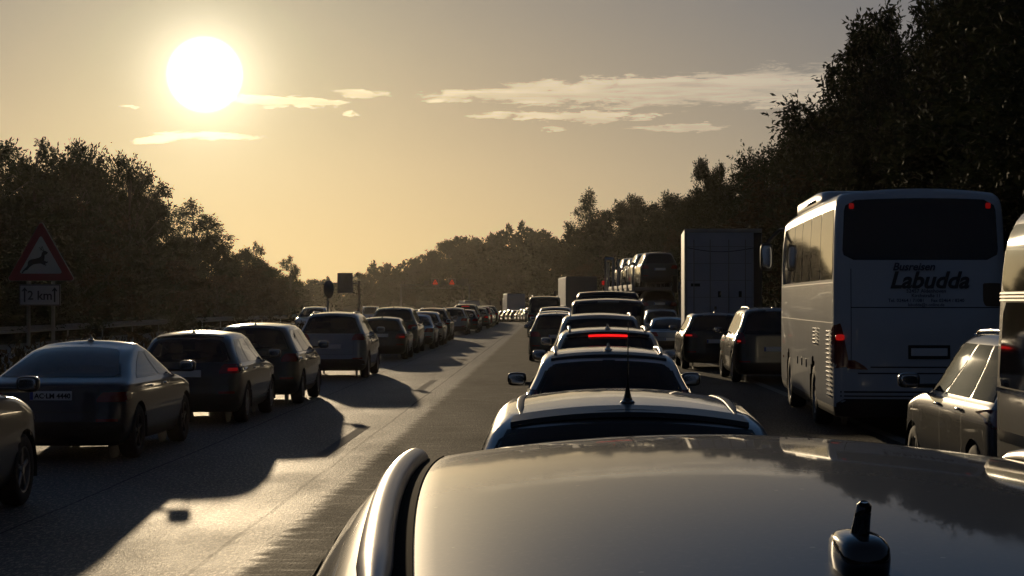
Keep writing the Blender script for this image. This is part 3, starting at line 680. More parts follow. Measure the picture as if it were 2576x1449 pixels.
# ---- left-hand queue
V_ = vehicle
V_('dark_suv', 'black SUV cut off by the left edge, only bonnet, mirror and front wheel in view', 'car', (-5.72, 15.35, 0), -sl, 'suv', 4.65, 1.90, 1.70, col='paint_black', wr=.35, belt=1.10, split=1)
V_('dark_saloon', 'dark saloon with long sloping rear window, nearest complete car of the left queue', 'car', (-5.64, 24.0, 0), -.033, 'fastback', 4.70, 1.85, 1.46, col='paint_dark_blue', antenna='shark', plate='AC·LM 4440', wr=.34, belt=.99, light=(.42, .74, .86), roofw=.63, rimmat='black_plastic')
V_('dark_estate', 'dark grey estate with a faint red tail lamp, just ahead of the nearest saloon', 'car', (-5.22, 31.3, 0), -sl, 'wagon', 4.56, 1.80, 1.49, col='paint_anthracite', antenna='stub', lit='lens_dim', light=(.42, .82, .97), rglz='glass_mid', belt=.97, spoiler=True)
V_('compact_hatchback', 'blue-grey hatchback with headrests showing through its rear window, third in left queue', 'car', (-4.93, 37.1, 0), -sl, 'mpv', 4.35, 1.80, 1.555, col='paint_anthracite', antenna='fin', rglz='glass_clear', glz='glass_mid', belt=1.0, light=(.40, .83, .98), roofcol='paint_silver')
V_('silver_suv', 'pale blue-silver SUV with roof rails, fourth in the left queue ahead of the black hatchback', 'car', (-4.62, 50.0, 0), -sl, 'suv', 4.50, 1.84, 1.70, col='paint_blue_silver', rails=('satin_rail', .035, .02), belt=1.12, wr=.345, light=(.44, .98, 1.14), rglz='glass_mid', antenna=None)
V_('black_hatchback', 'small black hatchback with thin roof aerial, between the silver SUV and a tall black SUV', 'car', (-4.42, 66.0, 0), -sl, 'hatch', 4.1, 1.75, 1.44, col='paint_black', antenna='stub', detail=1, lit='lens_dim')
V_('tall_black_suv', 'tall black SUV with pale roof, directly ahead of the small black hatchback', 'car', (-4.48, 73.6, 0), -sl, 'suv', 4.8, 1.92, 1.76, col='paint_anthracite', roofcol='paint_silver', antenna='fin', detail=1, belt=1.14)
V_('small_silver_saloon', 'small pale silver saloon seen past the tall black SUV in the left queue', 'car', (-4.07, 80.3, 0), -sl, 'sedan', 4.3, 1.76, 1.43, col='paint_blue_silver', antenna=None, detail=1)
V_('silver_estate', 'silver estate with a bright roof edge, ahead of the small silver saloon', 'car', (-3.95, 87.0, 0), -sl, 'wagon', 4.5, 1.80, 1.52, col='paint_silver', antenna=None, detail=1)
V_('black_suv', 'black SUV with roof rails halfway along the left queue, ahead of the silver estate', 'car', (-3.99, 97.0, 0), -sl, 'suv', 4.7, 1.90, 1.64, col='paint_black', rails=('satin_rail', .03, .02), antenna=None, detail=1)
V_('grey_suv', 'blue-grey SUV with a bright reflection in its rear window, far along the left queue', 'car', (-3.51, 114.5, 0), -sl, 'suv', 4.6, 1.86, 1.60, col='paint_blue_silver', antenna=None, detail=1, glz='glass_clear', rglz='glass_clear')
V_('dark_blue_hatchback', 'dark blue hatchback beside the right rear corner of the blue-grey SUV', 'car', (-2.97, 121.5, 0), -sl, 'hatch', 4.2, 1.80, 1.46, col='paint_dark_blue', antenna=None, detail=1)
V_('large_dark_suv', 'large dark SUV with lit high brake light, far up the left queue', 'car', (-3.05, 128.0, 0), -sl, 'suv', 4.8, 1.94, 1.78, col='paint_anthracite', antenna=None, detail=1, lit='lens_lit', high_brake=(.25, 1.60, 'lens_lit'))
V_('far_dark_hatchback', 'black hatchback with red tail lamps at the far end of the left queue', 'car', (-2.55, 139.5, 0), -sl, 'hatch', 4.4, 1.84, 1.52, col='paint_black', antenna=None, detail=1, lit='lens_lit')
# ---- middle queue
fg = V_('foreground_car', 'big grey car roof with chrome rails and stub aerial filling the bottom of the view', 'car', (.405, 1.25, 0), .0, 'suv', 4.85, 1.88, 1.742, col='paint_roof_grey', rails=('satin_rail', .010, .0205), antenna=None, belt=1.08, roofw=.665, rail_x=.955, wr=.35, crown=.058, arch=.042, mirrors=False, rt=.085, rail_flat=1.0)
shf = vehicle.last
AX = -.06; mb = MB(); q = shf.hit('top', AX, .70, 0)   # small base with blunt stub
mb.sell((AX, .705, q.z+.012), (.053, .125, .048), .62, 14, 10, 'gloss_black')
mb.tube([(AX, .70, q.z+.024), (AX, .695, q.z+.038), (AX+.001, .690, q.z+.052), (AX+.002, .686, q.z+.064), (AX+.002, .685, q.z+.0675)], [.0135, .0092, .0082, .0074, .004], 16, 'gloss_black')
put(mb, 'antenna', fg)
for sx in (-1, 1):
    mb = MB(); n = 40; vs = []
    for i in range(n+1):
        y = .60+(2.86-.60)*i/n; u_ = (y-1.66)/1.21; tp = 1-.085*((1-u_)/2)**2; xo = .94*.665*.955*(1-.03*((2*i/n)-1)**2)
        for dx_ in (-.043, -.016): p = shf.hit('top', sx*(xo+dx_)*tp, y, .0025); vs.append(tuple(p))
    mb.add(vs, [(2*i, 2*i+1, 2*i+3, 2*i+2) for i in range(n)], 'seal_black'); put(mb, 'roof_gasket', fg)
V_('silver_estate_ahead', 'silver car with black roof strips and a spiked aerial, directly ahead', 'car', (.565, 9.15, 0), -.026, 'wagon', 4.75, 1.87, 1.487, col='paint_silver', rail_flat=.3, rails=('black_plastic', .004, .020), antenna='whip', spoiler=True, belt=.98, roofw=.66, crown=.062, rail_x=.90, mirrors=False, rwin=(1.0, 1.335, .80, .62), high_brake=(.17, 1.39, 'black_plastic'))
V_('white_estate', 'white estate with dark wing mirrors and silver roof rails, second car ahead', 'car', (.95, 19.1, 0), -.03, 'wagon', 4.65, 1.84, 1.50, col='paint_white', rails=('satin_rail', .028, .022), antenna='shark', belt=1.0, roofw=.66, light=(.30, .86, 1.10), spoiler=True, mcol='gloss_black')
V_('beige_suv', 'beige SUV with a lit red strip brake light under its roof edge', 'car', (1.33, 27.1, 0), -.03, 'suv', 4.5, 1.86, 1.605, col='paint_beige', rails=('satin_rail', .04, .022), antenna='shark', belt=1.06, roofw=.655, high_brake=(.27, 1.463, 'brake_lit'), spoiler=True)
V_('dark_glass_suv', 'light SUV with a tall dark rear window, between the beige SUV and the dark van', 'car', (1.60, 35.4, 0), -.03, 'suv', 4.6, 1.90, 1.76, col='paint_beige', rails=('satin_rail', .03, .02), antenna=None, belt=1.10, roofw=.66, detail=1)
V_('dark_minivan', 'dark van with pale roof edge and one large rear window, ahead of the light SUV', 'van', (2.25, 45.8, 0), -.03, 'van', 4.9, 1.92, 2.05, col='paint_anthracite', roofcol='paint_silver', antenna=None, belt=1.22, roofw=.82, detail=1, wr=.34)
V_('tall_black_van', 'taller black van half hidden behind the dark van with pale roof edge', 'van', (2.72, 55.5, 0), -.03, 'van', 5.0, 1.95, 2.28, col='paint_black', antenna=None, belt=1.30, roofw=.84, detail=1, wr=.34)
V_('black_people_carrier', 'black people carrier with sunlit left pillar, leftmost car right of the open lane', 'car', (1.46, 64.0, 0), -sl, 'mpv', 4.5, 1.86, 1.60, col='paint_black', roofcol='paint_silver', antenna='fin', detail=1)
V_('grey_estate', 'grey estate just ahead of the black people carrier, roof and left edge sunlit', 'car', (1.62, 73.2, 0), -sl, 'wagon', 4.5, 1.82, 1.62, col='paint_grey', antenna='fin', detail=1)
V_('silver_people_carrier', 'silver people carrier behind whose roof the teal camper van stands', 'car', (1.85, 83.0, 0), -sl, 'suv', 4.6, 1.86, 1.74, col='paint_silver', antenna=None, detail=1)
V_('teal_camper_van', 'dark teal camper van with roof box and wide rear window in the distant middle queue', 'van', (1.75, 105.0, 0), -sl, 'van', 5.0, 1.90, 2.25, col='paint_teal', antenna=None, belt=1.3, roofw=.8, detail=1, rails=('satin_rail', .06, .03))
# ---- right-hand queue
V_('grey_suv_beside', 'metallic grey SUV with the sun mirrored in its side windows, below the coach lettering', 'car', (5.02, 16.75, 0), -.012, 'suv', 4.62, 1.82, 1.73, col='paint_grey', rails=('chrome', .035, .017), antenna=None, belt=1.08, wr=.35, glz='glass_tinted', rglz='glass_tinted', crown=.07, roofw=.62)
V_('tall_dark_suv', 'tall dark SUV with L-shaped red lamps partly hidden by the coach', 'car', (6.32, 47.2, 0), -sl, 'suv', 4.9, 1.95, 1.83, col='paint_bronze', rails=('satin_rail', .04, .02), antenna='fin', belt=1.14, wr=.37, lit='lens_lit', light=(.30, .95, 1.22), roofcol='paint_silver')
V_('low_dark_suv', 'lower dark SUV with thin red lamp line, in front of the white box truck', 'car', (5.86, 56.4, 0), -sl, 'suv', 4.7, 1.90, 1.66, col='paint_bronze', antenna='fin', belt=1.08, wr=.36, lit='lens_lit', light=(.48, .93, 1.05), roofcol='paint_silver')
V_('blue_coupe', 'low pale blue coupe with small dark rear window, left of the white box truck', 'car', (5.92, 72.8, 0), -sl, 'coupe', 4.3, 1.78, 1.37, col='paint_blue_silver', antenna=None, detail=1, roofcol='paint_black', plate_z=.56)
V_('silver_hatchback', 'silver hatchback with bright roof edge just beyond the pale blue coupe', 'car', (6.15, 80.4, 0), -sl, 'hatch', 4.1, 1.74, 1.66, col='paint_silver', antenna='stub', detail=1)
# ---- oncoming and opposite carriageway
V_('oncoming_suv', 'light car on the opposite carriageway with sun glint, above the roof of the silver SUV', 'car', (-11.2, 114, 0), rad(180)-sl, 'suv', 4.6, 1.84, 1.66, col='paint_silver', antenna=None, detail=1, oncoming=True)
for i, (px, D, top, col, lb) in enumerate([(935, 215, .35, 'paint_white', 'white van roof on the opposite carriageway, left of the tall black SUV roof'), (994, 250, .6, 'paint_white', 'white van on the opposite carriageway in the middle of three pale roofs'), (1045, 285, 1.4, 'paint_white', 'tallest pale van roof on the opposite carriageway under the red signals')]):
    X = (px-1288)*D/4940
    V_('distant_van', lb, 'van', (X, D, dip(D)-.4), rad(180)-slope(D), 'van', 5.4, 1.95, 2.2+.1*i, col=col, antenna=None, belt=1.3, roofw=.84, detail=0)
# ---- distant jam
protos = []
def far_proto(kind, L, Wd, H, **k): 
    return vehicle('distant_car', 'distant car in the jam at the bend, a small dark shape with sunlit left edge', 'car', (0, 0, 0), 0, kind, L, Wd, H, col='paint_black', detail=0, antenna=None, group='distant cars jammed at the bend', **k)
protos = [far_proto('hatch', 4.2, 1.78, 1.48), far_proto('suv', 4.6, 1.88, 1.66), far_proto('wagon', 4.6, 1.82, 1.47), far_proto('mpv', 4.4, 1.82, 1.60, lit='lens_dim'), far_proto('sedan', 4.6, 1.80, 1.44)]
fams = [family(p) for p in protos]
slots = []
D = 93.0
while D < 335: 
    if not (101 < D < 111): slots.append((D, axis(D)+3.25 + random.uniform(-.25, .25), 'middle'))
    D += random.uniform(6.6, 8.2)
D = 148.0
while D < 335: slots.append((D, axis(D)-2.6+random.uniform(-.2, .2), 'left')); D += random.uniform(6.6, 8.2)
D = 182.0
while D < 335:
    if not (262 < D < 286): slots.append((D, axis(D)+6.6+random.uniform(-.25, .25), 'right'))
    D += random.uniform(7, 9)
far_cols = ['paint_black', 'paint_anthracite', 'paint_black', 'paint_grey', 'paint_dark_blue', 'paint_anthracite', 'paint_black', 'paint_red', 'paint_silver', 'paint_bronze']
used = [False]*5
NUM = ['nearest', 'second', 'third', 'fourth', 'fifth', 'sixth', 'seventh', 'eighth', 'ninth', 'tenth', 'eleventh', 'twelfth', 'thirteenth', 'fourteenth', 'fifteenth', 'sixteenth', 'seventeenth', 'eighteenth', 'nineteenth', 'twentieth'] + ['twenty-'+w for w in ('first', 'second', 'third', 'fourth', 'fifth', 'sixth', 'seventh', 'eighth', 'ninth')] + ['thirtieth'] + ['thirty-'+w for w in ('first', 'second', 'third', 'fourth', 'fifth', 'sixth', 'seventh', 'eighth', 'ninth')]
KN = ['hatchback', 'SUV', 'estate', 'people carrier', 'saloon']; cnt = {}
for i, (D, X, row) in enumerate(slots):
    k = i % 5; cnt[row] = cnt.get(row, 0)+1
    if not used[k]: o = protos[k]; used[k] = True; cname = 'paint_black'
    else: cname = random.choice(far_cols); o = copy_tree(protos[k], None, cname, fams[k])
    o['label'] = '%s %s in the distant %s row at the bend, %s along it' % (cname[6:].replace('_', ' '), KN[k], row, NUM[cnt[row]-1])
    o.location = (X, D, dip(D)); o.rotation_euler = (0, 0, -slope(D))

# ================================================================== COACH
def coach():
    L, Wd, H = 10.9, 2.55, 3.64; h = Wd/2
    T = thing('coach', 'white tour coach lettered Busreisen Labudda on its rear, taking up the right side', 'coach', (5.91, 28.4, 0), -.064)
    keys = [(.30, .10, L-.2, h*.97), (.42, .04, L-.08, h*.995), (.60, .0, L, h), (1.5, .0, L-.02, h), (2.2, .02, L-.06, h*.998), (3.0, .06, L-.22, h*.985), (3.35, .10, L-.42, h*.965), (3.47, .16, L-.55, h*.945), (3.545, .26, L-.75, h*.89)]
    V, F, _ = shell(keys, .075, .02, 2.0, .17, .5, 4.5, 4.0, NZ=46, NR=14, NS=60, NC=12)
    sh = Shell(V, F)
    wy = (3.15, 8.25); 
    for cy in wy: sh.arch(cy, .50, .60, h*.8)
    b = MB(); b.v = [tuple(v) for v in sh.V]; b.f = [f for i, f in enumerate(F) if i not in sh.kill]; b.mats = ['bus_white', 'black_plastic']
    b.mi = [1 if (len(f) > 4 or sum(sh.V[q].z for q in f)/len(f) < .45) else 0 for f in b.f]; put(b, 'body', T)
    for cy in wy:
        for sx in (-1, 1):
            lin = MB(); n = 16; vs = []
            for i in range(n+1):
                t = -.2+(math.pi+.4)*i/n
                for xx in (h*.99, h-.5): vs.append((sx*xx, cy+.60*math.cos(t), .5+.60*math.sin(t)))
            lin.add(vs, [(2*i, 2*i+1, 2*i+3, 2*i+2) for i in range(n)], 'black_plastic'); lin.add([(sx*(h-.5), cy+.62*math.cos(6.2832*q/18), .5+.62*math.sin(6.2832*q/18)) for q in range(18)], [tuple(range(18))], 'black_plastic')
            put(lin, 'wheel_arch_liner', T); wheel(T, sx*(h-.17), cy, .49, .29, 2, 8, sx, 'rim_metal')
    mb = MB(); sh.panel(mb, 'rear', [(-1.12, 2.575), (1.12, 2.575), (1.08, 3.44), (-1.08, 3.44)], 'coach_glass', 26, 12, .006, 1, L, bow=(0, .03, 0, 0), rnd=.16); put(mb, 'rear_window', T)
    for sx in (-1, 1):
        mb = MB(); mb.sell((sx*.98, sh.hit('rear', sx*.98, 3.36, 0).y-.012, 3.36), (.075, .03, .085), .5, 12, 8, 'lens_dim'); put(mb, 'marker_lamp', T)
        ys_ = [.30, 1.95, 3.6, 5.25, 6.9, 8.55, 10.0]
        for i in range(6):
            mb = MB(); sh.panel(mb, 'side', [(ys_[i]+.02, 2.30), (ys_[i+1]-.02, 2.30), (ys_[i+1]-.02 - (.0 if i < 5 else .25), 3.33), (ys_[i]+.02, 3.33)], 'coach_glass', 8, 6, .006, sx, L, rnd=.05); put(mb, 'side_window', T)
        # tail lamp cluster wrapping the corner
        mb = MB(); sh.panel(mb, 'rear', [(sx*(h-.26), 1.03), (sx*(h-.035), 1.0), (sx*(h-.035), 1.62), (sx*(h-.14), 1.66)], 'lens_red', 10, 8, .012, 1, L, rnd=.2); sh.panel(mb, 'rear', [(sx*(h-.55), .98), (sx*(h-.2), 1.0), (sx*(h-.2), 1.12), (sx*(h-.34), 1.12)], 'lens_red', 8, 3, .013, 1, L, rnd=.2)
        tl = put(mb, 'tail_light', T); mb = MB(); mb.sell((sx*(h-.12), .0-.005+.03, 1.45), (.13, .05, .09), .6, 12, 8, 'lens_lit'); put(mb, 'lamp', tl)
        # side skirt doors, vent louvres
        mb = MB()
        def vline(y, z0, z1, w=.006): sh.panel(mb, 'side', [(y-w, z0), (y+w, z0), (y+w, z1), (y-w, z1)], 'black_plastic', 1, 6, .003, sx, L, rnd=0)
        def hline(z, y0, y1, w=.007): sh.panel(mb, 'side', [(y0, z-w), (y1, z-w), (y1, z+w), (y0, z+w)], 'black_plastic', 40, 1, .003, sx, L, rnd=0)
        hline(1.66, .25, L-.4); hline(2.25, .25, L-.3)
        for y in (3.9, 4.8, 5.7, 6.6, 7.5, 9.0, 9.9, 2.15): vline(y, .48, 1.65)
        put(mb, 'panel_seam', T)
        for (y0, y1, z0, z1, n) in ((.35, .95, .55, 1.55, 15), (2.25, 2.95, 1.28, 1.56, 5)):
            mb = MB(); sh.panel(mb, 'side', [(y0, z0), (y1, z0), (y1, z1), (y0, z1)], 'black_plastic', 3, 4, .004, sx, L, rnd=0)
            gr = put(mb, 'vent_grille', T); lv = MB()
            for k in range(n):
                z = z0+(k+.5)*(z1-z0)/n; p = sh.hit('side', (y0+y1)/2, z, 0, sx, L)
                R = Matrix.Rotation(sx*.6, 3, 'Y'); lv.box((p.x+sx*.014, (y0+y1)/2, z), (.012, (y1-y0)*.97, (z1-z0)/n*.75), 'bus_white', rot=R)
            put(lv, 'louvre', gr, smooth=False)
        for y in (4.3, 5.2, 6.1): p = sh.hit('side', y, .95, .004, sx, L); mb = MB(); mb.box(tuple(p), (.012, .09, .14), 'black_plastic', bev=.003); put(mb, 'flap_handle', T)
        mb = MB(); mb.box((sx*(h+.004), 9.4, .92), (.012, .08, .05), 'lens_amber', bev=.003); put(mb, 'side_marker', T)
        mb = MB(); mb.tube([(sx*1.0, L-.35, 3.42), (sx*1.25, L-.05, 3.40), (sx*1.48, L+.12, 3.15)], .035, 8, 'black_plastic'); mb.sell((sx*1.50, L+.10, 2.86), (.26, .18, .56), .5, 16, 12, 'black_plastic'); mo = put(mb, 'mirror', T)
        mg = MB(); mg.sell((sx*1.50, L+.005, 2.86), (.20, .02, .46), .5, 12, 8, 'chrome'); put(mg, 'mirror_glass', mo)
    mb = MB()
    def rline(z, w=.008, x0=-1.2, x1=1.2): sh.panel(mb, 'rear', [(x0, z-w), (x1, z-w), (x1, z+w), (x0, z+w)], 'black_plastic', 30, 1, .003, 1, L, rnd=0)
    rline(1.885, .007, -1.0, 1.12); rline(1.02, .010, -.72, 1.2); rline(.93, .010, -.9, 1.2); rline(.66, .012, -1.15, 1.2); rline(.60, .010, -1.15, 1.2)
    sh.panel(mb, 'rear', [(-1.0, 1.05), (-.99, 1.05), (-.99, 2.45), (-1.0, 2.45)], 'black_plastic', 1, 12, .003, 1, L, rnd=0)
    put(mb, 'panel_seam', T)
    mb = MB(); sh.panel(mb, 'rear', [(-1.2, .30), (1.2, .30), (1.2, .56), (-1.2, .56)], 'black_plastic', 24, 4, .008, 1, L, rnd=.1); put(mb, 'bumper_trim', T)
    mb = MB(); p = sh.hit('rear', .12, 1.22, 0); mb.box((.12, p.y-.01, 1.24), (.60, .014, .20), 'black_plastic', bev=.004); mb.box((.12, p.y-.022, 1.24), (.52, .01, .112), 'plate_white', bev=.003); put(mb, 'number_plate', T, smooth=False)
    p = sh.hit('rear', 0, 2.2, 0).y-.012
    put_text('Busreisen', .155, T, (-.10, p, 2.425), 'ink_blue', .28, .004); put_text('Labudda', .335, T, (.12, p, 2.17), 'coach_ink', .28, .010)
    for tx, z, s in (('52457 Aldenhoven', 2.10, .075), ('Kirchstraße 11', 2.035, .07), ('Tel. 02464 / 71081     Fax 02464 / 8240', 1.965, .068), ('labudda@t-online.de', 1.905, .062)): put_text(tx, s, T, (.08, p+.001, z), 'ink_blue', 0, .001)
    mb = MB(); mb.sell((-.62, 5.6, 3.60), (1.1, 5.2, .34), .3, 26, 10, 'bus_white'); mb.box((-1.16, 5.6, 3.62), (.02, 3.6, .05), 'black_plastic'); put(mb, 'roof_air_unit', T)
    mb = MB(); mb.sell((1.02, sh.hit('rear', 1.02, 2.05, 0).y-.004, 2.07), (.26, .02, .34), .2, 12, 6, 'wood_post'); put(mb, 'sticker', T)
    return T
coach()

# ================================================================== BLACK HIGH VAN AT THE RIGHT EDGE
def black_van():
    L, Wd, H = 5.6, 2.0, 2.60; h = Wd/2
    T = thing('high_roof_van', 'glossy black high-roof van cut off by the right edge with pale trim strips', 'van', (4.42, 8.75, 0), -.012)
    keys = [(.22, .06, L-.10, h*.95), (.40, .02, L-.02, h), (1.2, .0, L, h), (1.9, .02, L-.05, h*.985), (2.3, .05, L-.13, h*.965), (2.54, .12, L-.26, h*.91), (2.64, .2, L-.36, h*.84)]
    V, F, _ = shell(keys, .08, .02, 1.3, .25, .12, 5, 4.5, NZ=46, NR=14, NS=40, NC=10); sh = Shell(V, F)
    for cy in (.95, 4.6): sh.arch(cy, .36, .42, h*.75)
    b = MB(); b.v = [tuple(v) for v in sh.V]; b.f = [f for i, f in enumerate(F) if i not in sh.kill]; b.mats = ['paint_black', 'black_plastic']
    b.mi = [1 if (len(f) > 4) else 0 for f in b.f]; put(b, 'body', T)
    for sx in (-1, 1):
        for a0, a1 in ((.5, 1.9), (1.98, 3.5), (3.58, 5.40)):
            mb = MB(); sh.panel(mb, 'side', [(a0, 1.37), (a1, 1.37), (a1-(.10 if a1 > 5 else 0), 1.97), (a0, 1.97)], 'coach_glass', 12, 8, .005, sx, L, rnd=.10); put(mb, 'side_window', T)
            mb = MB(); sh.panel(mb, 'side', [(a0, 2.05), (a1, 2.05), (a1-(.10 if a1 > 5 else 0), 2.52), (a0, 2.52)], 'coach_glass', 12, 8, .006, sx, L, rnd=.10); put(mb, 'roof_window', T)
        mb = MB()
        for z in (1.985, 2.01, 2.035): sh.panel(mb, 'side', [(.3, z-.006), (5.42, z-.006), (5.40, z+.006), (.3, z+.006)], 'satin_rail', 30, 1, .014, sx, L, rnd=0)
        sh.panel(mb, 'side', [(.3, 1.33), (5.44, 1.33), (5.44, 1.36), (.3, 1.36)], 'gloss_black', 30, 1, .016, sx, L, rnd=0); sh.panel(mb, 'side', [(.3, .98), (5.42, .98), (5.42, 1.06), (.3, 1.06)], 'chrome', 30, 1, .010, sx, L, rnd=0)  # lower chrome band models a bright reflection on the flank as a strip
        put(mb, 'trim_and_reflection', T)
        for cy in (.95, 4.6): wheel(T, sx*(h-.14), cy, .36, .24, 2, 5, sx)
    mb = MB(); sh.panel(mb, 'front', [(-.85, 1.30), (.85, 1.30), (.80, 2.1), (-.80, 2.1)], 'coach_glass', 12, 8, .005, 1, L, rnd=.1); put(mb, 'windscreen', T)
    mb = MB(); sh.panel(mb, 'rear', [(-.8, 1.35), (.8, 1.35), (.75, 2.1), (-.75, 2.1)], 'coach_glass', 12, 8, .005, 1, L, rnd=.1); put(mb, 'rear_window', T)
    mb = MB(); sh.panel(mb, 'rear', [(-.96, .8), (-.84, .8), (-.84, 1.25), (-.96, 1.25)], 'lens_red', 4, 6, .01, 1, L, rnd=.2); put(mb, 'tail_light', T)
black_van()

# ================================================================== TRUCKS
def box_truck(name, label, X, D, L, Wd, H, m, rz, z0=0, rear_detail=False, cabw=None, group=None):
    T = thing(name, label, 'truck', (X, D, z0), rz, group); h = Wd/2; fl = 1.05
    mb = MB(); mb.box((0, L/2, (H+fl)/2), (Wd, L, H-fl), m, bev=.03); put(mb, 'box_body', T, smooth=False)
    mb = MB(); mb.box((0, L/2, fl-.12), (Wd*.35, L*.98, .2), 'steel_grey'); mb.box((0, .1, .62), (Wd*.9, .12, .12), 'steel_grey', bev=.01); mb.box((0, .3, .80), (.1, .4, .3), 'steel_grey'); put(mb, 'chassis', T, smooth=False)
    for y in ((L*.16, L*.16+1.3) if L > 9 else (L*.25,)):
        for sx in (-1, 1): wheel(T, sx*(h-.2), y, .48, .36, 1, 5, sx)
    c = MB(); cl = 2.1; cy = L+.25+cl/2; c.sell((0, cy, 1.95), (2.4, cl, 3.0), .18, 26, 16, m); put(c, 'cab', T)
    c = MB(); c.box((0, cy+.1, .75), (2.3, 1.9, .5), 'black_plastic', bev=.05); put(c, 'cab_bumper', T)
    for sx in (-1, 1):
        wheel(T, sx*(h-.2), cy, .48, .3, 1, 5, sx)
        c = MB(); c.box((sx*(h+.18), cy+.85, 2.6), (.22, .12, .65), 'black_plastic', bev=.03); c.tube([(sx*1.1, cy+.9, 2.9), (sx*(h+.18), cy+.85, 2.85)], .03, 6, 'black_plastic'); put(c, 'mirror', T)
        c = MB(); c.box((sx*(h-.25), -.03, .78), (.36, .06, .13), 'lens_red', bev=.01); put(c, 'tail_light', T)
    if rear_detail:
        c = MB(); c.box((-.12, -.025, 2.75), (Wd*.84, .03, 2.95), m, bev=.008); put(c, 'rear_door', T, smooth=False)
        c = MB(); c.box((h-.14, -.035, 2.6), (.26, .06, 3.2), 'black_plastic', bev=.01); c.box((-h+.05, -.035, 2.6), (.09, .06, 3.2), 'galvanised', bev=.01); c.box((0, -.03, H-.06), (Wd, .07, .12), 'galvanised', bev=.01); put(c, 'door_frame', T, smooth=False)
        c = MB()
        for x, z in ((-.9, 2.5), (-.9, 1.55), (-.25, 1.75), (.62, 1.72)): c.box((x, -.05, z), (.30 if x < -.5 else .08, .02, .10), 'black_plastic', bev=.005)
        for x in (-.95, -.42, .18, .72): c.tube([(x, -.062, 1.35), (x, -.062, H-.35)], .017, 6, 'galvanised')
        for x in (-.12, .55): c.box((x, -.055, 2.2), (.10, .04, .20), 'black_plastic', bev=.01)
        for k in range(5): c.box((-.12, -.043, 1.55+k*.55), (Wd*.83, .006, .012), 'steel_grey')
        put(c, 'door_fitting', T, smooth=False)
        c = MB(); n = 24; c.tube([(-h+.1+(Wd-.35)*i/n, -.06, H-.62-.13*math.sin(math.pi*i/n)) for i in range(n+1)], .012, 6, 'black_plastic'); put(c, 'sagging_cable', T)
        c = MB(); c.box((0, -.05, .95), (Wd*.96, .16, .10), 'steel_grey', bev=.01); c.box((0.35, -.10, .62), (.52, .012, .112), 'plate_white'); put(c, 'rear_step', T, smooth=False)
    return T
box_truck('box_truck', 'white box truck with dirty closed rear doors, between the coach and the car transporter', 6.88, 64.0, 4.8, 2.52, 4.33, 'truck_white', -.065, rear_detail=True)
ct = box_truck('curtain_truck', 'far truck with blue-grey rear and sunlit pale left side, left of the car transporter', 5.70, 161, 11.5, 2.55, 4.02, 'tarp_blue', .030, dip(161))
mb = MB(); mb.box((-1.29, 5.75, 2.55), (.03, 11.3, 2.8), 'truck_white', bev=.004); put(mb, 'sunlit_side_panel', ct, smooth=False)  # pale panel puts the sunlit look of the left side into colour
box_truck('white_truck', 'small white truck seen beyond the teal camper van at the bend', .55, 268, 7, 2.5, 3.9, 'truck_white', .075, dip(268))
box_truck('distant_truck', 'farthest truck, pale lit left side and dark rear, at the vanishing end of the road', -6.6, 325, 9, 2.5, 3.9, 'truck_white', .13, dip(325))
# ================================================================== CAR TRANSPORTER
def transporter():
    X, D, L = 6.85, 90.6, 17.5; T = thing('car_transporter', 'open car transporter with pale posts along its left side, loaded with cars', 'truck', (X, D, 0), .02)
    mb = MB(); mb.box((0, L/2, .95), (2.4, L, .16), 'steel_grey'); put(mb, 'lower_deck', T, smooth=False)
    mb = MB(); mb.box((0, L/2, 2.55), (2.45, L, .14), 'steel_grey')
    for sx in (-1, 1): mb.box((sx*1.22, L/2, 2.66), (.07, L, .16), 'galvanised', bev=.01)
    put(mb, 'upper_deck', T, smooth=False)
    for y in (.3, 3.4, 6.5, 9.6, 13, 16.8):
        for sx in (-1, 1): hp = 4.1 if (y > 9 and sx < 0) else 2.9; mb = MB(); mb.tube([(sx*1.24, y, .8), (sx*1.24, y, hp)], .065, 10, 'bus_white'); put(mb, 'post', T)
    mb = MB(); mb.box((0, L+1.6, 1.9), (2.45, 2.1, 2.9), 'paint_black', bev=.2); put(mb, 'cab', T, smooth=False)
    mb = MB(); mb.box((0, -.05, .7), (2.4, .14, .18), 'steel_grey', bev=.02); put(mb, 'rear_bumper', T)
    for y in (3.2, 4.6, 13.5, L+1.9):
        for sx in (-1, 1): wheel(T, sx*1.05, y, .45, .3, 1, 5, sx)
    for sx in (-1, 1): mb = MB(); mb.box((sx*.95, -.14, .75), (.36, .05, .14), 'lens_red', bev=.01); put(mb, 'tail_light', T)
    r = .02
    def at(y): return X - y*math.sin(r), D + y*math.cos(r)
    tall = MB()
    for x, y in ((-2.35, 12.0), (-2.05, 12.3)): pass
    for i, (y, k, Lc, H, c, lb) in enumerate([(.2, 'suv', 4.6, 1.64, 'paint_anthracite', 'dark car on the transporter upper deck, nearest to the tailgate'), (4.75, 'suv', 4.4, 1.70, 'paint_white', 'white car second on the transporter upper deck'),
             (9.2, 'hatch', 4.2, 1.56, 'paint_silver', 'silver small car third on the transporter upper deck'), (13.5, 'suv', 4.4, 1.66, 'paint_silver', 'front-most silver car on the transporter upper deck')]):
        x_, y_ = at(y); V_('carried_car', lb, 'car', (x_, y_, 2.63), r, k, Lc, 1.80, H, col=c, detail=1, antenna=None, group='new cars on the transporter', mirrors=True, hole=False)
    for y, c, lb in ((.4, 'paint_grey', 'grey car low on the transporter, at its tail'), (5.2, 'paint_black', 'black car in the middle of the transporter lower deck'), (10, 'paint_silver', 'silver car at the front of the transporter lower deck')):
        x_, y_ = at(y); V_('carried_car', lb, 'car', (x_, y_, 1.03), r, 'hatch', 4.2, 1.78, 1.45, col=c, detail=1, antenna=None, group='new cars on the transporter', hole=False)
transporter()
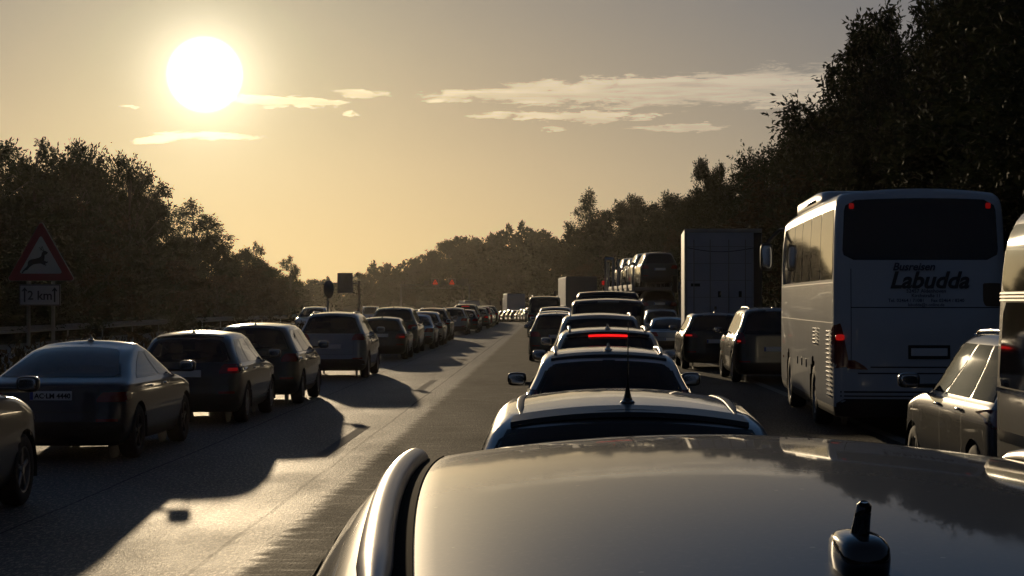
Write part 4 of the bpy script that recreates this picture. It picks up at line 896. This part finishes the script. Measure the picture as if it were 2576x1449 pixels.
# tall pale loading frame standing left of the transporter's front (tractor of a second transporter)
T = thing('goalpost_frame', 'tall narrow pale steel frame with glowing red reflector, at the left of the transported cars', 'frame', (5.05, 106, 0), 0)
for x in (0, .42): mb = MB(); mb.tube([(x, 0, 0), (x, 0, 4.28)], .07, 12, 'bus_white'); put(mb, 'upright', T)
mb = MB(); mb.box((.21, 0, 4.25), (.50, .12, .16), 'bus_white', bev=.03); put(mb, 'crossbar', T, smooth=False)
mb = MB(); mb.box((-.13, 0, 2.95), (.14, .10, .22), 'lens_lit', bev=.02); put(mb, 'reflector', T, smooth=False)  # emissive lens material gives this reflector a red glow of its own

# ================================================================== SIGNS, GANTRY, GUARD RAIL
def deer_sign():
    T = thing('deer_warning_sign', 'triangular red-bordered leaping deer sign with 2 km plate below, left of the queue', 'road sign', (-8.78, 36.6, 0), rad(-4))
    k = .0028; zb = 2.37
    def Pz(px, py): return ((px-275)*k, zb+(1030-py)*k)
    def poly(mb, pts, y0, y1, m):
        n = len(pts); mb.add([(x, y0, z) for x, z in pts]+[(x, y1, z) for x, z in pts], [tuple(range(n)), tuple(range(2*n-1, n-1, -1))]+[(i, i+n, (i+1) % n+n, (i+1) % n) for i in range(n)], m)
    def tri(s):   # rounded triangle
        c = Vector((0, zb+.36)); R = .70*s; out = []
        for a in (90, 210, 330):
            v = Vector((math.cos(rad(a)), math.sin(rad(a))))*(R-.07); 
            for d in range(-60, 61, 12): out.append((c.x+v.x+.045*math.cos(rad(a+d)), c.y+v.y+.045*math.sin(rad(a+d))))
        return out
    mb = MB(); poly(mb, tri(1.05), 0, .03, 'steel_grey'); poly(mb, tri(1.035), -.006, -.001, 'sign_red'); put(mb, 'warning_triangle', T, smooth=False)
    mb = MB(); poly(mb, [(x*.665, (z-zb-.36)*.665+zb+.36-.0) for x, z in tri(1.0)], -.010, -.006, 'sign_white'); tf = put(mb, 'sign_face', T, smooth=False)
    dp = [(324, 846), (316, 858), (302, 864), (301, 880), (298, 900), (312, 908), (324, 906), (322, 916), (308, 920), (306, 926), (316, 930), (308, 936), (292, 928), (272, 920), (250, 922), (226, 926), (208, 938), (194, 950), (184, 962), (172, 966), (160, 974), (152, 986), (144, 984), (154, 966), (168, 952), (178, 944), (186, 930), (186, 916), (192, 904), (206, 894), (236, 888), (262, 882), (277, 872), (282, 850), (292, 838), (306, 836)]
    from mathutils.geometry import tessellate_polygon
    def flat(mb, pts, y, m):
        v = [Vector((x, z, 0)) for x, z in pts]; mb.add([(x, y, z) for x, z in pts], [tuple(reversed(t)) for t in tessellate_polygon([v])], m)
    mb = MB(); flat(mb, [Pz(*p) for p in dp], -.0125, 'sign_black')
    for a in ([(294, 838), (278, 826), (264, 812)], [(278, 826), (280, 808)], [(298, 836), (290, 822), (286, 806)], [(285, 831), (268, 830)]):
        mb.tube([(Pz(*p)[0], -.014, Pz(*p)[1]) for p in a], .006, 6, 'sign_black')
    put(mb, 'deer_symbol', tf, smooth=False)
    c = (268-275)*k; mb = MB(); mb.box((c, .01, zb-.28), (.78, .025, .40), 'steel_grey', bev=.004); mb.box((c, -.006, zb-.28), (.765, .006, .385), 'sign_black'); mb.box((c, -.0105, zb-.28), (.735, .006, .355), 'sign_white'); pl = put(mb, 'distance_plate', T, smooth=False)
    put_text('2 km', .235, pl, (c+.005, -.016, zb-.365), 'sign_black', 0, .004)
    mb = MB()
    for sx in (-1, 1):
        mb = MB(); x = c+sx*.285; mb.box((x, -.0155, zb-.29), (.030, .003, .25), 'sign_black')
        flat(mb, [(x, zb-.135), (x-.055, zb-.205), (x-.036, zb-.215), (x, zb-.175), (x+.036, zb-.215), (x+.055, zb-.205)], -.0155, 'sign_black'); put(mb, 'arrow', pl, smooth=False)
    for x in (-.25, .22): mb = MB(); mb.tube([(x, .05, -.2), (x, .05, zb+(.15))], .035, 10, 'galvanised'); put(mb, 'post', T)
deer_sign()
T = thing('round_sign', 'round sign seen nearly edge-on on a leaning pole, in the median', 'road sign', (-7.65, 82, 0), rad(62))
mb = MB(); mb.lathe([(-.02, 0.001), (-.02, .375), (.01, .375), (.01, 0.001)], 28, 'y', (0, 0, 2.47), 'steel_grey'); put(mb, 'sign_disc', T)
mb = MB(); mb.tube([(.0, .06, -.1), (0, .05, 2.2), (0, .04, 2.7)], .04, 10, 'galvanised'); put(mb, 'post', T)
T = thing('cantilever_sign', 'dark rectangular sign board hung from a thin arm, left of the far treeline gap', 'road sign', (-14.3, 150, 0), 0)
mb = MB(); mb.box((1.55, 0, 3.35), (1.18, .12, 1.55), 'steel_grey', bev=.02); put(mb, 'sign_board', T, smooth=False)
mb = MB(); mb.tube([(-.6, 0, 3.32), (2.3, 0, 3.32)], .06, 8, 'steel_grey'); put(mb, 'arm', T)
mb = MB(); mb.tube([(2.6, .3, -.1), (2.6, .3, 3.5)], .09, 10, 'steel_grey'); mb.tube([(2.6, .3, 3.3), (2.1, 0, 3.32)], .06, 8, 'steel_grey'); put(mb, 'post', T)
# signal gantry over the far road
T = thing('signal_gantry', 'dark signal gantry over the far road with two lit red warning signs', 'gantry', (-14.4, 363, 0), 0)
mb = MB()
for z in (4.35, 4.95): mb.box((.2, 0, z), (13.0, .14, .10), 'steel_grey')
for i in range(14): mb.tube([(-6.2+i*.93, 0, 4.35+.6*(i % 2)), (-5.27+i*.93, 0, 4.95-.6*(i % 2))], .035, 5, 'steel_grey')
put(mb, 'beam', T, smooth=False)
for x in (-6.1, 6.5): mb = MB(); mb.box((x, 0, 1), (.3, .3, 8.2), 'steel_grey'); put(mb, 'post', T, smooth=False)
for i, x in enumerate((-2.9, .2, 3.3)):
    lit = i in (0, 1); x = x if i < 2 else 3.4; x += (.0 if i else .0)
    fx = {0: .22, 1: 3.3, 2: 5.6}[i]
    mb = MB(); mb.box((fx, -.2, 5.45), (1.35, .3, 1.35), 'sign_black', bev=.02)
    if lit:
        for a, b2, cz, dz_ in ((-.66, 0, 0, 1), (.66, 0, 0, 1)): mb.box((fx+a, -.36, 5.45), (.05, .03, 1.3), 'galvanised')
        for dz_ in (-.65, .65): mb.box((fx, -.36, 5.45+dz_), (1.3, .03, .05), 'galvanised')
    hd = put(mb, 'signal_head', T, smooth=False)
    if lit:
        mb = MB(); pts = [(fx-.42, 5.10), (fx+.42, 5.10), (fx, 5.86)]
        for a, b2 in ((0, 1), (1, 2), (2, 0)): mb.tube([(pts[a][0], -.38, pts[a][1]), (pts[b2][0], -.38, pts[b2][1])], .055, 6, 'led_red')
        for z, w_ in ((5.22, .42), (5.36, .26)): mb.box((fx, -.38, z), (w_, .03, .07), 'led_red')
        put(mb, 'led_symbol', hd)
for x in (-1.4, 1.75, 4.6): mb = MB(); mb.box((x, -.15, 5.35), (.9, .12, .8), 'sign_black', bev=.02); put(mb, 'blank_panel', T, smooth=False)
# far guard rail beyond the opposite carriageway
T = thing('guard_rail', 'long thin steel guard rail beyond the opposite carriageway, in front of the left trees', 'guard rail', (0, 0, 0))
mb = MB(); prof = [(-.0, .44), (.05, .47), (.05, .55), (0, .59), (0, .63), (.05, .67), (.05, .74), (0, .77)]
ys2 = list(range(30, 300, 6)); vs = []
for D in ys2:
    for a, z in prof: vs.append((axis(D)-22.6+a, D, dip(D)+z))
n = len(prof); mb.add(vs, [(i*n+k, i*n+k+1, (i+1)*n+k+1, (i+1)*n+k) for i in range(len(ys2)-1) for k in range(n-1)], 'steel_grey'); put(mb, 'rail', T, sharp=30)
for D in range(32, 200, 8): mb = MB(); mb.box((axis(D)-22.68, D, dip(D)+.32), (.06, .10, .8), 'galvanised'); put(mb, 'post', T, smooth=False)

# ================================================================== TREES
def leafmat(name, a, b_):
    m = bpy.data.materials.new(name); m.use_nodes = True; t = m.node_tree; p = t.nodes['Principled BSDF']
    geo = t.nodes.new('ShaderNodeNewGeometry'); rr = t.nodes.new('ShaderNodeMapRange'); t.links.new(geo.outputs['Random Per Island'], rr.inputs[0])
    c = mixc(t, rr.outputs[0], (*a, 1), (*b_, 1)); t.links.new(c, p.inputs['Base Color']); p.inputs['Roughness'].default_value = .75; p.inputs['Specular IOR Level'].default_value = .06
    tl = t.nodes.new('ShaderNodeBsdfTranslucent'); t.links.new(c, tl.inputs[0]); mx = t.nodes.new('ShaderNodeMixShader'); mx.inputs[0].default_value = .10
    t.links.new(p.outputs[0], mx.inputs[1]); t.links.new(tl.outputs[0], mx.inputs[2]); t.links.new(mx.outputs[0], t.nodes['Material Output'].inputs[0]); M[name] = m
leafmat('leaf_green', (0.023, 0.029, 0.013), (0.044, 0.046, 0.020)); leafmat('leaf_dark', (0.018, 0.026, 0.012), (0.036, 0.042, 0.018)); leafmat('leaf_autumn', (0.032, 0.028, 0.014), (0.065, 0.044, 0.020))
mat('bark', (0.055, 0.045, 0.035), 0.9, bump=(8, .6))
def leaves_mesh(name, P, N, size, m, asp=2.2):
    """P (n,3) positions, N (n,3) directions the blades point to; each leaf a kinked four-sided blade"""
    n = len(P); d = N/np.linalg.norm(N, axis=1, keepdims=True); r = RNG.normal(size=(n, 3)); s = np.cross(d, r); s /= np.linalg.norm(s, axis=1, keepdims=True)
    up = np.cross(s, d); sz = (size*RNG.uniform(.6, 1.35, n))[:, None]
    v = np.stack([P, P+d*sz*.5+s*sz/asp*.5+up*sz*.08, P+d*sz, P+d*sz*.5-s*sz/asp*.5+up*sz*.08], axis=1).reshape(-1, 3)
    me = bpy.data.meshes.new(name); me.vertices.add(4*n); me.vertices.foreach_set('co', v.astype(np.float32).ravel())
    me.loops.add(4*n); me.loops.foreach_set('vertex_index', np.arange(4*n, dtype=np.int32)); me.polygons.add(n)
    me.polygons.foreach_set('loop_start', np.arange(0, 4*n, 4, dtype=np.int32)); me.materials.append(M[m]); me.update(); me.validate(); return me
def tree_proto(kind, leaf, nleaf, m, seed, Hh=10.0):
    rn = random.Random(seed); rng = np.random.default_rng(seed); mb = MB()
    blobs = []; trunk = [(0, 0, -1.0)]
    if kind == 'broad': spread, base, top, nb = 3.4, .18, 1.0, 34
    elif kind == 'tall': spread, base, top, nb = 2.1, .22, 1.0, 30
    elif kind == 'airy': spread, base, top, nb = 2.2, .30, 1.0, 26
    else: spread, base, top, nb = 3.2, .02, 1.0, 26          # bush
    x = y = 0.0
    for i in range(1, 9):
        x += rn.uniform(-.18, .18); y += rn.uniform(-.18, .18); trunk.append((x, y, Hh*.92*i/8))
    mb.tube(trunk, [.24, .20, .17, .15, .12, .10, .07, .05, .02], 8, 'bark')
    for k in range(nb):
        t = base+(top-base)*((k+.5)/nb)**.9; prof = math.sin(math.pi*min(1, ((t-base)/(1-base))*.80+.17))**.75
        R = spread*prof*rn.uniform(.55, 1.08); a = rn.uniform(0, 6.283)+k*2.4
        c = Vector((R*math.cos(a), R*math.sin(a), Hh*t-.25)); s = rn.uniform(.55, 1.15)*(.75 if kind in ('airy', 'tall') else 1.0)
        if t > .93: c.x *= .5; c.y *= .5; s *= .7
        blobs.append((c, s))
        zt = max(.4, c.z-R*rn.uniform(.5, .9)); i = min(7, int(zt/(Hh*.92)*8)); p0 = Vector(trunk[i]).lerp(Vector(trunk[i+1]), .5)
        p1 = p0.lerp(c, .5)+Vector((0, 0, .25)); r0 = .075*(1-t*.5)
        mb.tube([p0, p1, c, c+Vector((rn.uniform(-.4, .4), rn.uniform(-.4, .4), s*.8))], [r0, r0*.7, r0*.4, .008], 5, 'bark')
        for q in range(4):
            e = c+Vector((rn.gauss(0, 1), rn.gauss(0, 1), rn.gauss(.2, .8))).normalized()*s*rn.uniform(.8, 1.25); mb.tube([p1.lerp(c, .6), e], [r0*.35, .006], 4, 'bark')
    if kind == 'bush':
        for k in range(8): blobs.append((Vector((rn.uniform(-2.6, 2.6), rn.uniform(-2.6, 2.6), rn.uniform(.3, 2.2))), 1.2))
    P = []; N = []; tot_ = sum(s*s for _, s in blobs)
    for c, s in blobs:
        n = int(nleaf*s*s/tot_)
        # twigs, leaves strung along them
        ntw = max(3, n//9); u = rng.normal(size=(ntw, 3)); u /= np.linalg.norm(u, axis=1, keepdims=True); u[:, 2] = u[:, 2]*.8+.15
        st = np.array(c)+u*s*rng.uniform(.15, .55, (ntw, 1)); en = np.array(c)+u*s*rng.uniform(.8, 1.45, (ntw, 1))+rng.normal(size=(ntw, 3))*.14*s
        if kind == 'airy': en[:, 2] -= .15*s
        tt = rng.uniform(.1, 1.02, (ntw, 9, 1)); pos = st[:, None, :]*(1-tt)+en[:, None, :]*tt+rng.normal(size=(ntw, 9, 3))*.06
        dr_ = (en-st)[:, None, :]*.6+rng.normal(size=(ntw, 9, 3))*.45*s; dr_[..., 2] -= .12
        P.append(pos.reshape(-1, 3)); N.append(dr_.reshape(-1, 3))
    return leaves_mesh('crown', np.concatenate(P), np.concatenate(N), leaf, m, 2.4 if kind != 'airy' else 2.8), mb.mesh('trunk')
TP = {'near_a': tree_proto('broad', .20, 27000, 'leaf_dark', 1), 'near_b': tree_proto('tall', .19, 19000, 'leaf_dark', 2), 'near_c': tree_proto('broad', .20, 26000, 'leaf_green', 3),
      'airy': tree_proto('airy', .20, 8000, 'leaf_green', 4), 'mid_a': tree_proto('broad', .32, 14000, 'leaf_green', 5), 'mid_b': tree_proto('tall', .30, 11000, 'leaf_autumn', 6),
      'bush_a': tree_proto('bush', .28, 14000, 'leaf_dark', 7), 'bush_b': tree_proto('bush', .28, 13000, 'leaf_autumn', 8), 'far_a': tree_proto('broad', .60, 5200, 'leaf_green', 9), 'far_b': tree_proto('bush', .62, 4800, 'leaf_dark', 10)}
TP['leafy'] = tree_proto('airy', .21, 13000, 'leaf_dark', 14); TP['open_a'] = tree_proto('broad', .23, 11500, 'leaf_dark', 15); TP['open_b'] = tree_proto('tall', .22, 9000, 'leaf_green', 16)
ntree = 0
TREES = []
def tree(kind, X, D, top, label, group=None, wide=1.0, name='tree', zb=None):
    global ntree; ntree += 1
    z0 = ground_z(X, D)-.15 if zb is None else zb; s = max(.5, (top-z0))/10.05
    T = thing(name, label, 'tree' if name == 'tree' else 'shrub', (X, D, z0), random.uniform(0, 6.28), group)
    w_ = wide*random.uniform(.92, 1.1)*(max(1.0, min(1.5, 1.0/s**.5)) if s < 1 else 1)
    T.scale = (s*w_, s*w_, s)
    c, t = TP[kind]; link('trunk', t, T); link('crown', c, T); return T
SKY = [(-700, 300), (-300, 350), (0, 395), (100, 400), (210, 405), (235, 430), (300, 440), (345, 455), (380, 520), (405, 560), (430, 575), (520, 590), (545, 600), (600, 612), (650, 650), (690, 690), (765, 700), (840, 696), (890, 694), (920, 668), (945, 656), (1000, 660), (1060, 634), (1110, 614), (1160, 594), (1195, 600), (1250, 570), (1300, 570), (1345, 566), (1390, 590), (1440, 570), (1530, 528), (1560, 506), (1600, 494), (1650, 492), (1700, 480), (1730, 475), (1800, 450), (1835, 425), (1880, 405), (1930, 372), (1985, 335), (2060, 290), (2130, 262), (2190, 235), (2235, 195), (2290, 130), (2350, 70), (2420, 10), (2500, -60), (2600, -130), (3200, -700), (4600, -1500)]
def sky_y(x): return float(np.interp(x, [p[0] for p in SKY], [p[1] for p in SKY]))
def depth_at(x):
    if x < 700: return 31/((1288-x)/4940+.02)
    if x < 1500: return float(np.interp(x, [700, 760, 900, 1350, 1420, 1500], [240, 520, 560, 540, 400, 330]))
    return min(330, 14.5/max(.03, (x-1288)/4940-.0202))
ROWS = [(1.0, 1.0), (.93, .74), (.88, .46)]
x = -900.0
while x < 4300:
    D0 = depth_at(x); Y = sky_y(x)
    side = 'l' if x < 700 else ('c' if x < 1450 else 'r')
    for ri, (df_, tf_) in enumerate(ROWS):
        if side == 'c' and ri == 2: continue
        if (x < -250 or x > 3000) and ri > 0: continue
        D = D0*df_*random.uniform(.985, 1.015); jx = x+random.uniform(-.3, .3)*4940/D*2*(1 if ri else .35)
        Y = sky_y(jx)
        X = (jx-1288)*D/4940; top = HC+(757-Y)*tf_*D/4940*random.uniform(.90, 1.0 if ri == 0 else 1.05)
        z0 = ground_z(X, D)
        if top-z0 < 1.2: top = z0+1.2+random.random()
        if side == 'r': kd = random.choice(['near_a', 'near_c', 'near_b'] if ri == 0 and D < 150 else ['mid_a', 'near_a', 'near_c', 'bush_a'] if ri == 0 else ['bush_a', 'bush_a', 'near_a', 'bush_b'])
        elif side == 'l': kd = random.choice(['near_a', 'near_c', 'mid_a'] if ri == 0 else ['bush_a', 'bush_b', 'mid_b', 'mid_a'])
        else: kd = random.choice(['far_a', 'far_b', 'far_a', 'mid_a'])
        lb, gp = {'r': ('dark leafy tree in the dense wood climbing the right embankment', 'trees of the right embankment wood'), 'l': ('hazy brown-green tree in the wood beyond the guard rail on the left', 'trees of the left wood'),
                  'c': ('distant tree in the wooded ridge behind the end of the queue', 'trees of the far ridge')}[side]
        TREES.append((tree(kd, X, D, top, lb, gp, 1.15 if ri else 1.0), side, jx, ri, kd))
    x += 4940/D0*(2.6 if side != 'c' else 4.2)*(1.0 if -250 < x < 2800 else 1.7)
# single trees that stand out against the sky
def single(px, y, D, kd, label, wide=.8, name='tree'):
    X = (px-1288)*D/4940; tree(kd, X, D, HC+(757-y)*D/4940, label, None, wide, name)
single(1478, 474, 330, 'airy', 'slender airy tree standing clear above the ridge, left of the dark embankment wood', .9)
single(1768, 392, 178, 'near_b', 'small round-topped tree poking above the right wood above the white box truck', .55)
single(1812, 404, 175, 'near_b', 'narrow tree just right of the small round-topped tree', .45)
single(485, 500, 170, 'airy', 'thin sunlit birch-like tree standing out from the left wood', 1.25)
single(726, 642, 235, 'airy', 'tiny lone tree at the right foot of the left wood', .8)
single(640, 605, 215, 'open_b', 'small ragged tree on the lower slope of the left wood', .8)
single(15, 358, 108, 'open_a', 'open-crowned tree cut by the left edge behind the deer sign', .9)
single(100, 342, 112, 'open_b', 'tallest tree near the left edge behind the deer sign', .85)
single(192, 356, 118, 'open_a', 'gnarled open-crowned tree right of the tallest left tree', .62)
single(305, 388, 128, 'open_a', 'broad round-headed tree at the right shoulder of the left wood', .85)
single(362, 425, 134, 'open_b', 'ragged tree leaning right from the shoulder of the left wood', .9)
single(1588, 484, 315, 'open_b', 'pointed tree on the ridge above the far curtain truck', .7)
single(1990, 310, 106, 'open_b', 'knobbly tree on the skyline above the left corner of the box truck', .6)
single(2070, 262, 98, 'open_b', 'bushy-topped tree on the skyline left of the coach roof', .6)
single(2175, 50, 84, 'leafy', 'tall tree leaning out over the coach roof at the top right', 1.0)
single(2148, 130, 90, 'open_b', 'slim ragged tree at the outer foot of the leaning tree', .65)
single(2235, 6, 78, 'leafy', 'upright feathery tree at the top right beside the leaning one', .75)
single(2330, -10, 73, 'open_a', 'tall open tree above the middle of the coach roof', .6)
single(2440, -60, 68, 'open_a', 'highest dark tree above the right end of the coach roof', .6)
# tell the trees apart: by look, by row and by what they stand above, then by order
LOOK = {'near_a': 'dark broad tree', 'near_b': 'dark slim tree', 'near_c': 'green broad tree', 'mid_a': 'mid-green broad tree', 'mid_b': 'brownish slim tree', 'bush_a': 'dark bushy tree', 'bush_b': 'brownish bushy tree', 'far_a': 'distant round tree', 'far_b': 'distant low bushy tree', 'airy': 'airy tree'}
MARK = [(-60, 'left of the frame edge'), (190, 'above the deer sign'), (400, 'above the dark estate'), (700, 'above the silver SUV'), (900, 'at the treeline gap'), (1080, 'left of the red signals'), (1250, 'behind the red signals'), (1450, 'above the far trucks'), (1720, 'above the car transporter'), (1960, 'above the box truck'), (2300, 'above the coach left side'), (2600, 'above the coach rear'), (99999, 'beyond the right frame edge')]
ORD = ['leftmost', 'second from left', 'third from left', 'fourth from left', 'fifth from left', 'sixth from left', 'seventh from left', 'eighth from left', 'ninth from left', 'tenth from left', 'eleventh from left', 'twelfth from left']
buck = {}
for o, side, jx, ri, kd in TREES:
    mk = next(m_ for lim, m_ in MARK if jx < lim)
    base = LOOK[kd] + (' on the skyline ', ' halfway down ', ' low in front ')[ri] + mk
    buck.setdefault(base, []).append((jx, o))
for base, l in buck.items():
    l.sort(key=lambda q: q[0])
    for i, (_, o) in enumerate(l): o['label'] = base + ('' if len(l) == 1 else ', ' + ORD[min(i, 11)])
# embankment undergrowth and median growth: uncountable
def scatter(name, n, ufn, Dfn, hfn, size, m, **props):
    P = np.zeros((n, 3)); clump = RNG.uniform(0, 1, (400, 3))
    for i in range(n):
        D = Dfn(); u = ufn(); X = axc(D)+u
        c = .5+.5*math.sin(X*1.7+math.sin(D*.9)*2)*math.sin(D*.8+math.cos(X*.7)*2)
        P[i] = (X, D, ground_z(X, D)+random.random()**.7*hfn(c))
    N = RNG.normal(size=(n, 3)); N[:, 2] = np.abs(N[:, 2])+.8
    me = leaves_mesh(name, P, N, size, m, 2.6); o = link(name, me, **props); return o
scatter('embankment_undergrowth', 60000, lambda: random.uniform(12.2, 42), lambda: 18+random.random()**1.6*300, lambda c: .7+2.6*c, .5, 'leaf_dark', kind='stuff', label='dark tangled undergrowth covering the right embankment below the trees', category='undergrowth')
scatter('median_growth', 42000, lambda: random.uniform(-8.0, -5.5), lambda: 12+random.random()**1.5*200, lambda c: .45+.75*c, .15, 'leaf_autumn', kind='stuff', label='knee-high weeds and shrubs growing in the median beside the left queue', category='undergrowth')
scatter('far_verge_growth', 36000, lambda: random.uniform(-40, -24), lambda: 30+random.random()*240, lambda c: .6+2.6*c, .5, 'leaf_green', kind='stuff', label='rough growth between the guard rail and the left wood', category='undergrowth')
print('TREES', ntree, 'OBJ', len(bpy.data.objects))
# ================================================================== HAZE
hz = bpy.data.materials.new('haze_air'); hz.use_nodes = True; t = hz.node_tree; t.nodes.clear()
o_ = t.nodes.new('ShaderNodeOutputMaterial'); v_ = t.nodes.new('ShaderNodeVolumePrincipled'); v_.inputs['Color'].default_value = (1, .93, .82, 1); v_.inputs['Density'].default_value = 0.00004; v_.inputs['Anisotropy'].default_value = 0.78
t.links.new(v_.outputs[0], o_.inputs['Volume']); M['haze_air'] = hz
HAZE = True
if HAZE:
    mb = MB(); mb.box((0, 380, 26), (1500, 1100, 76), 'haze_air'); put(mb, 'haze', smooth=False, kind='stuff', label='thin golden evening haze filling the air', category='haze')
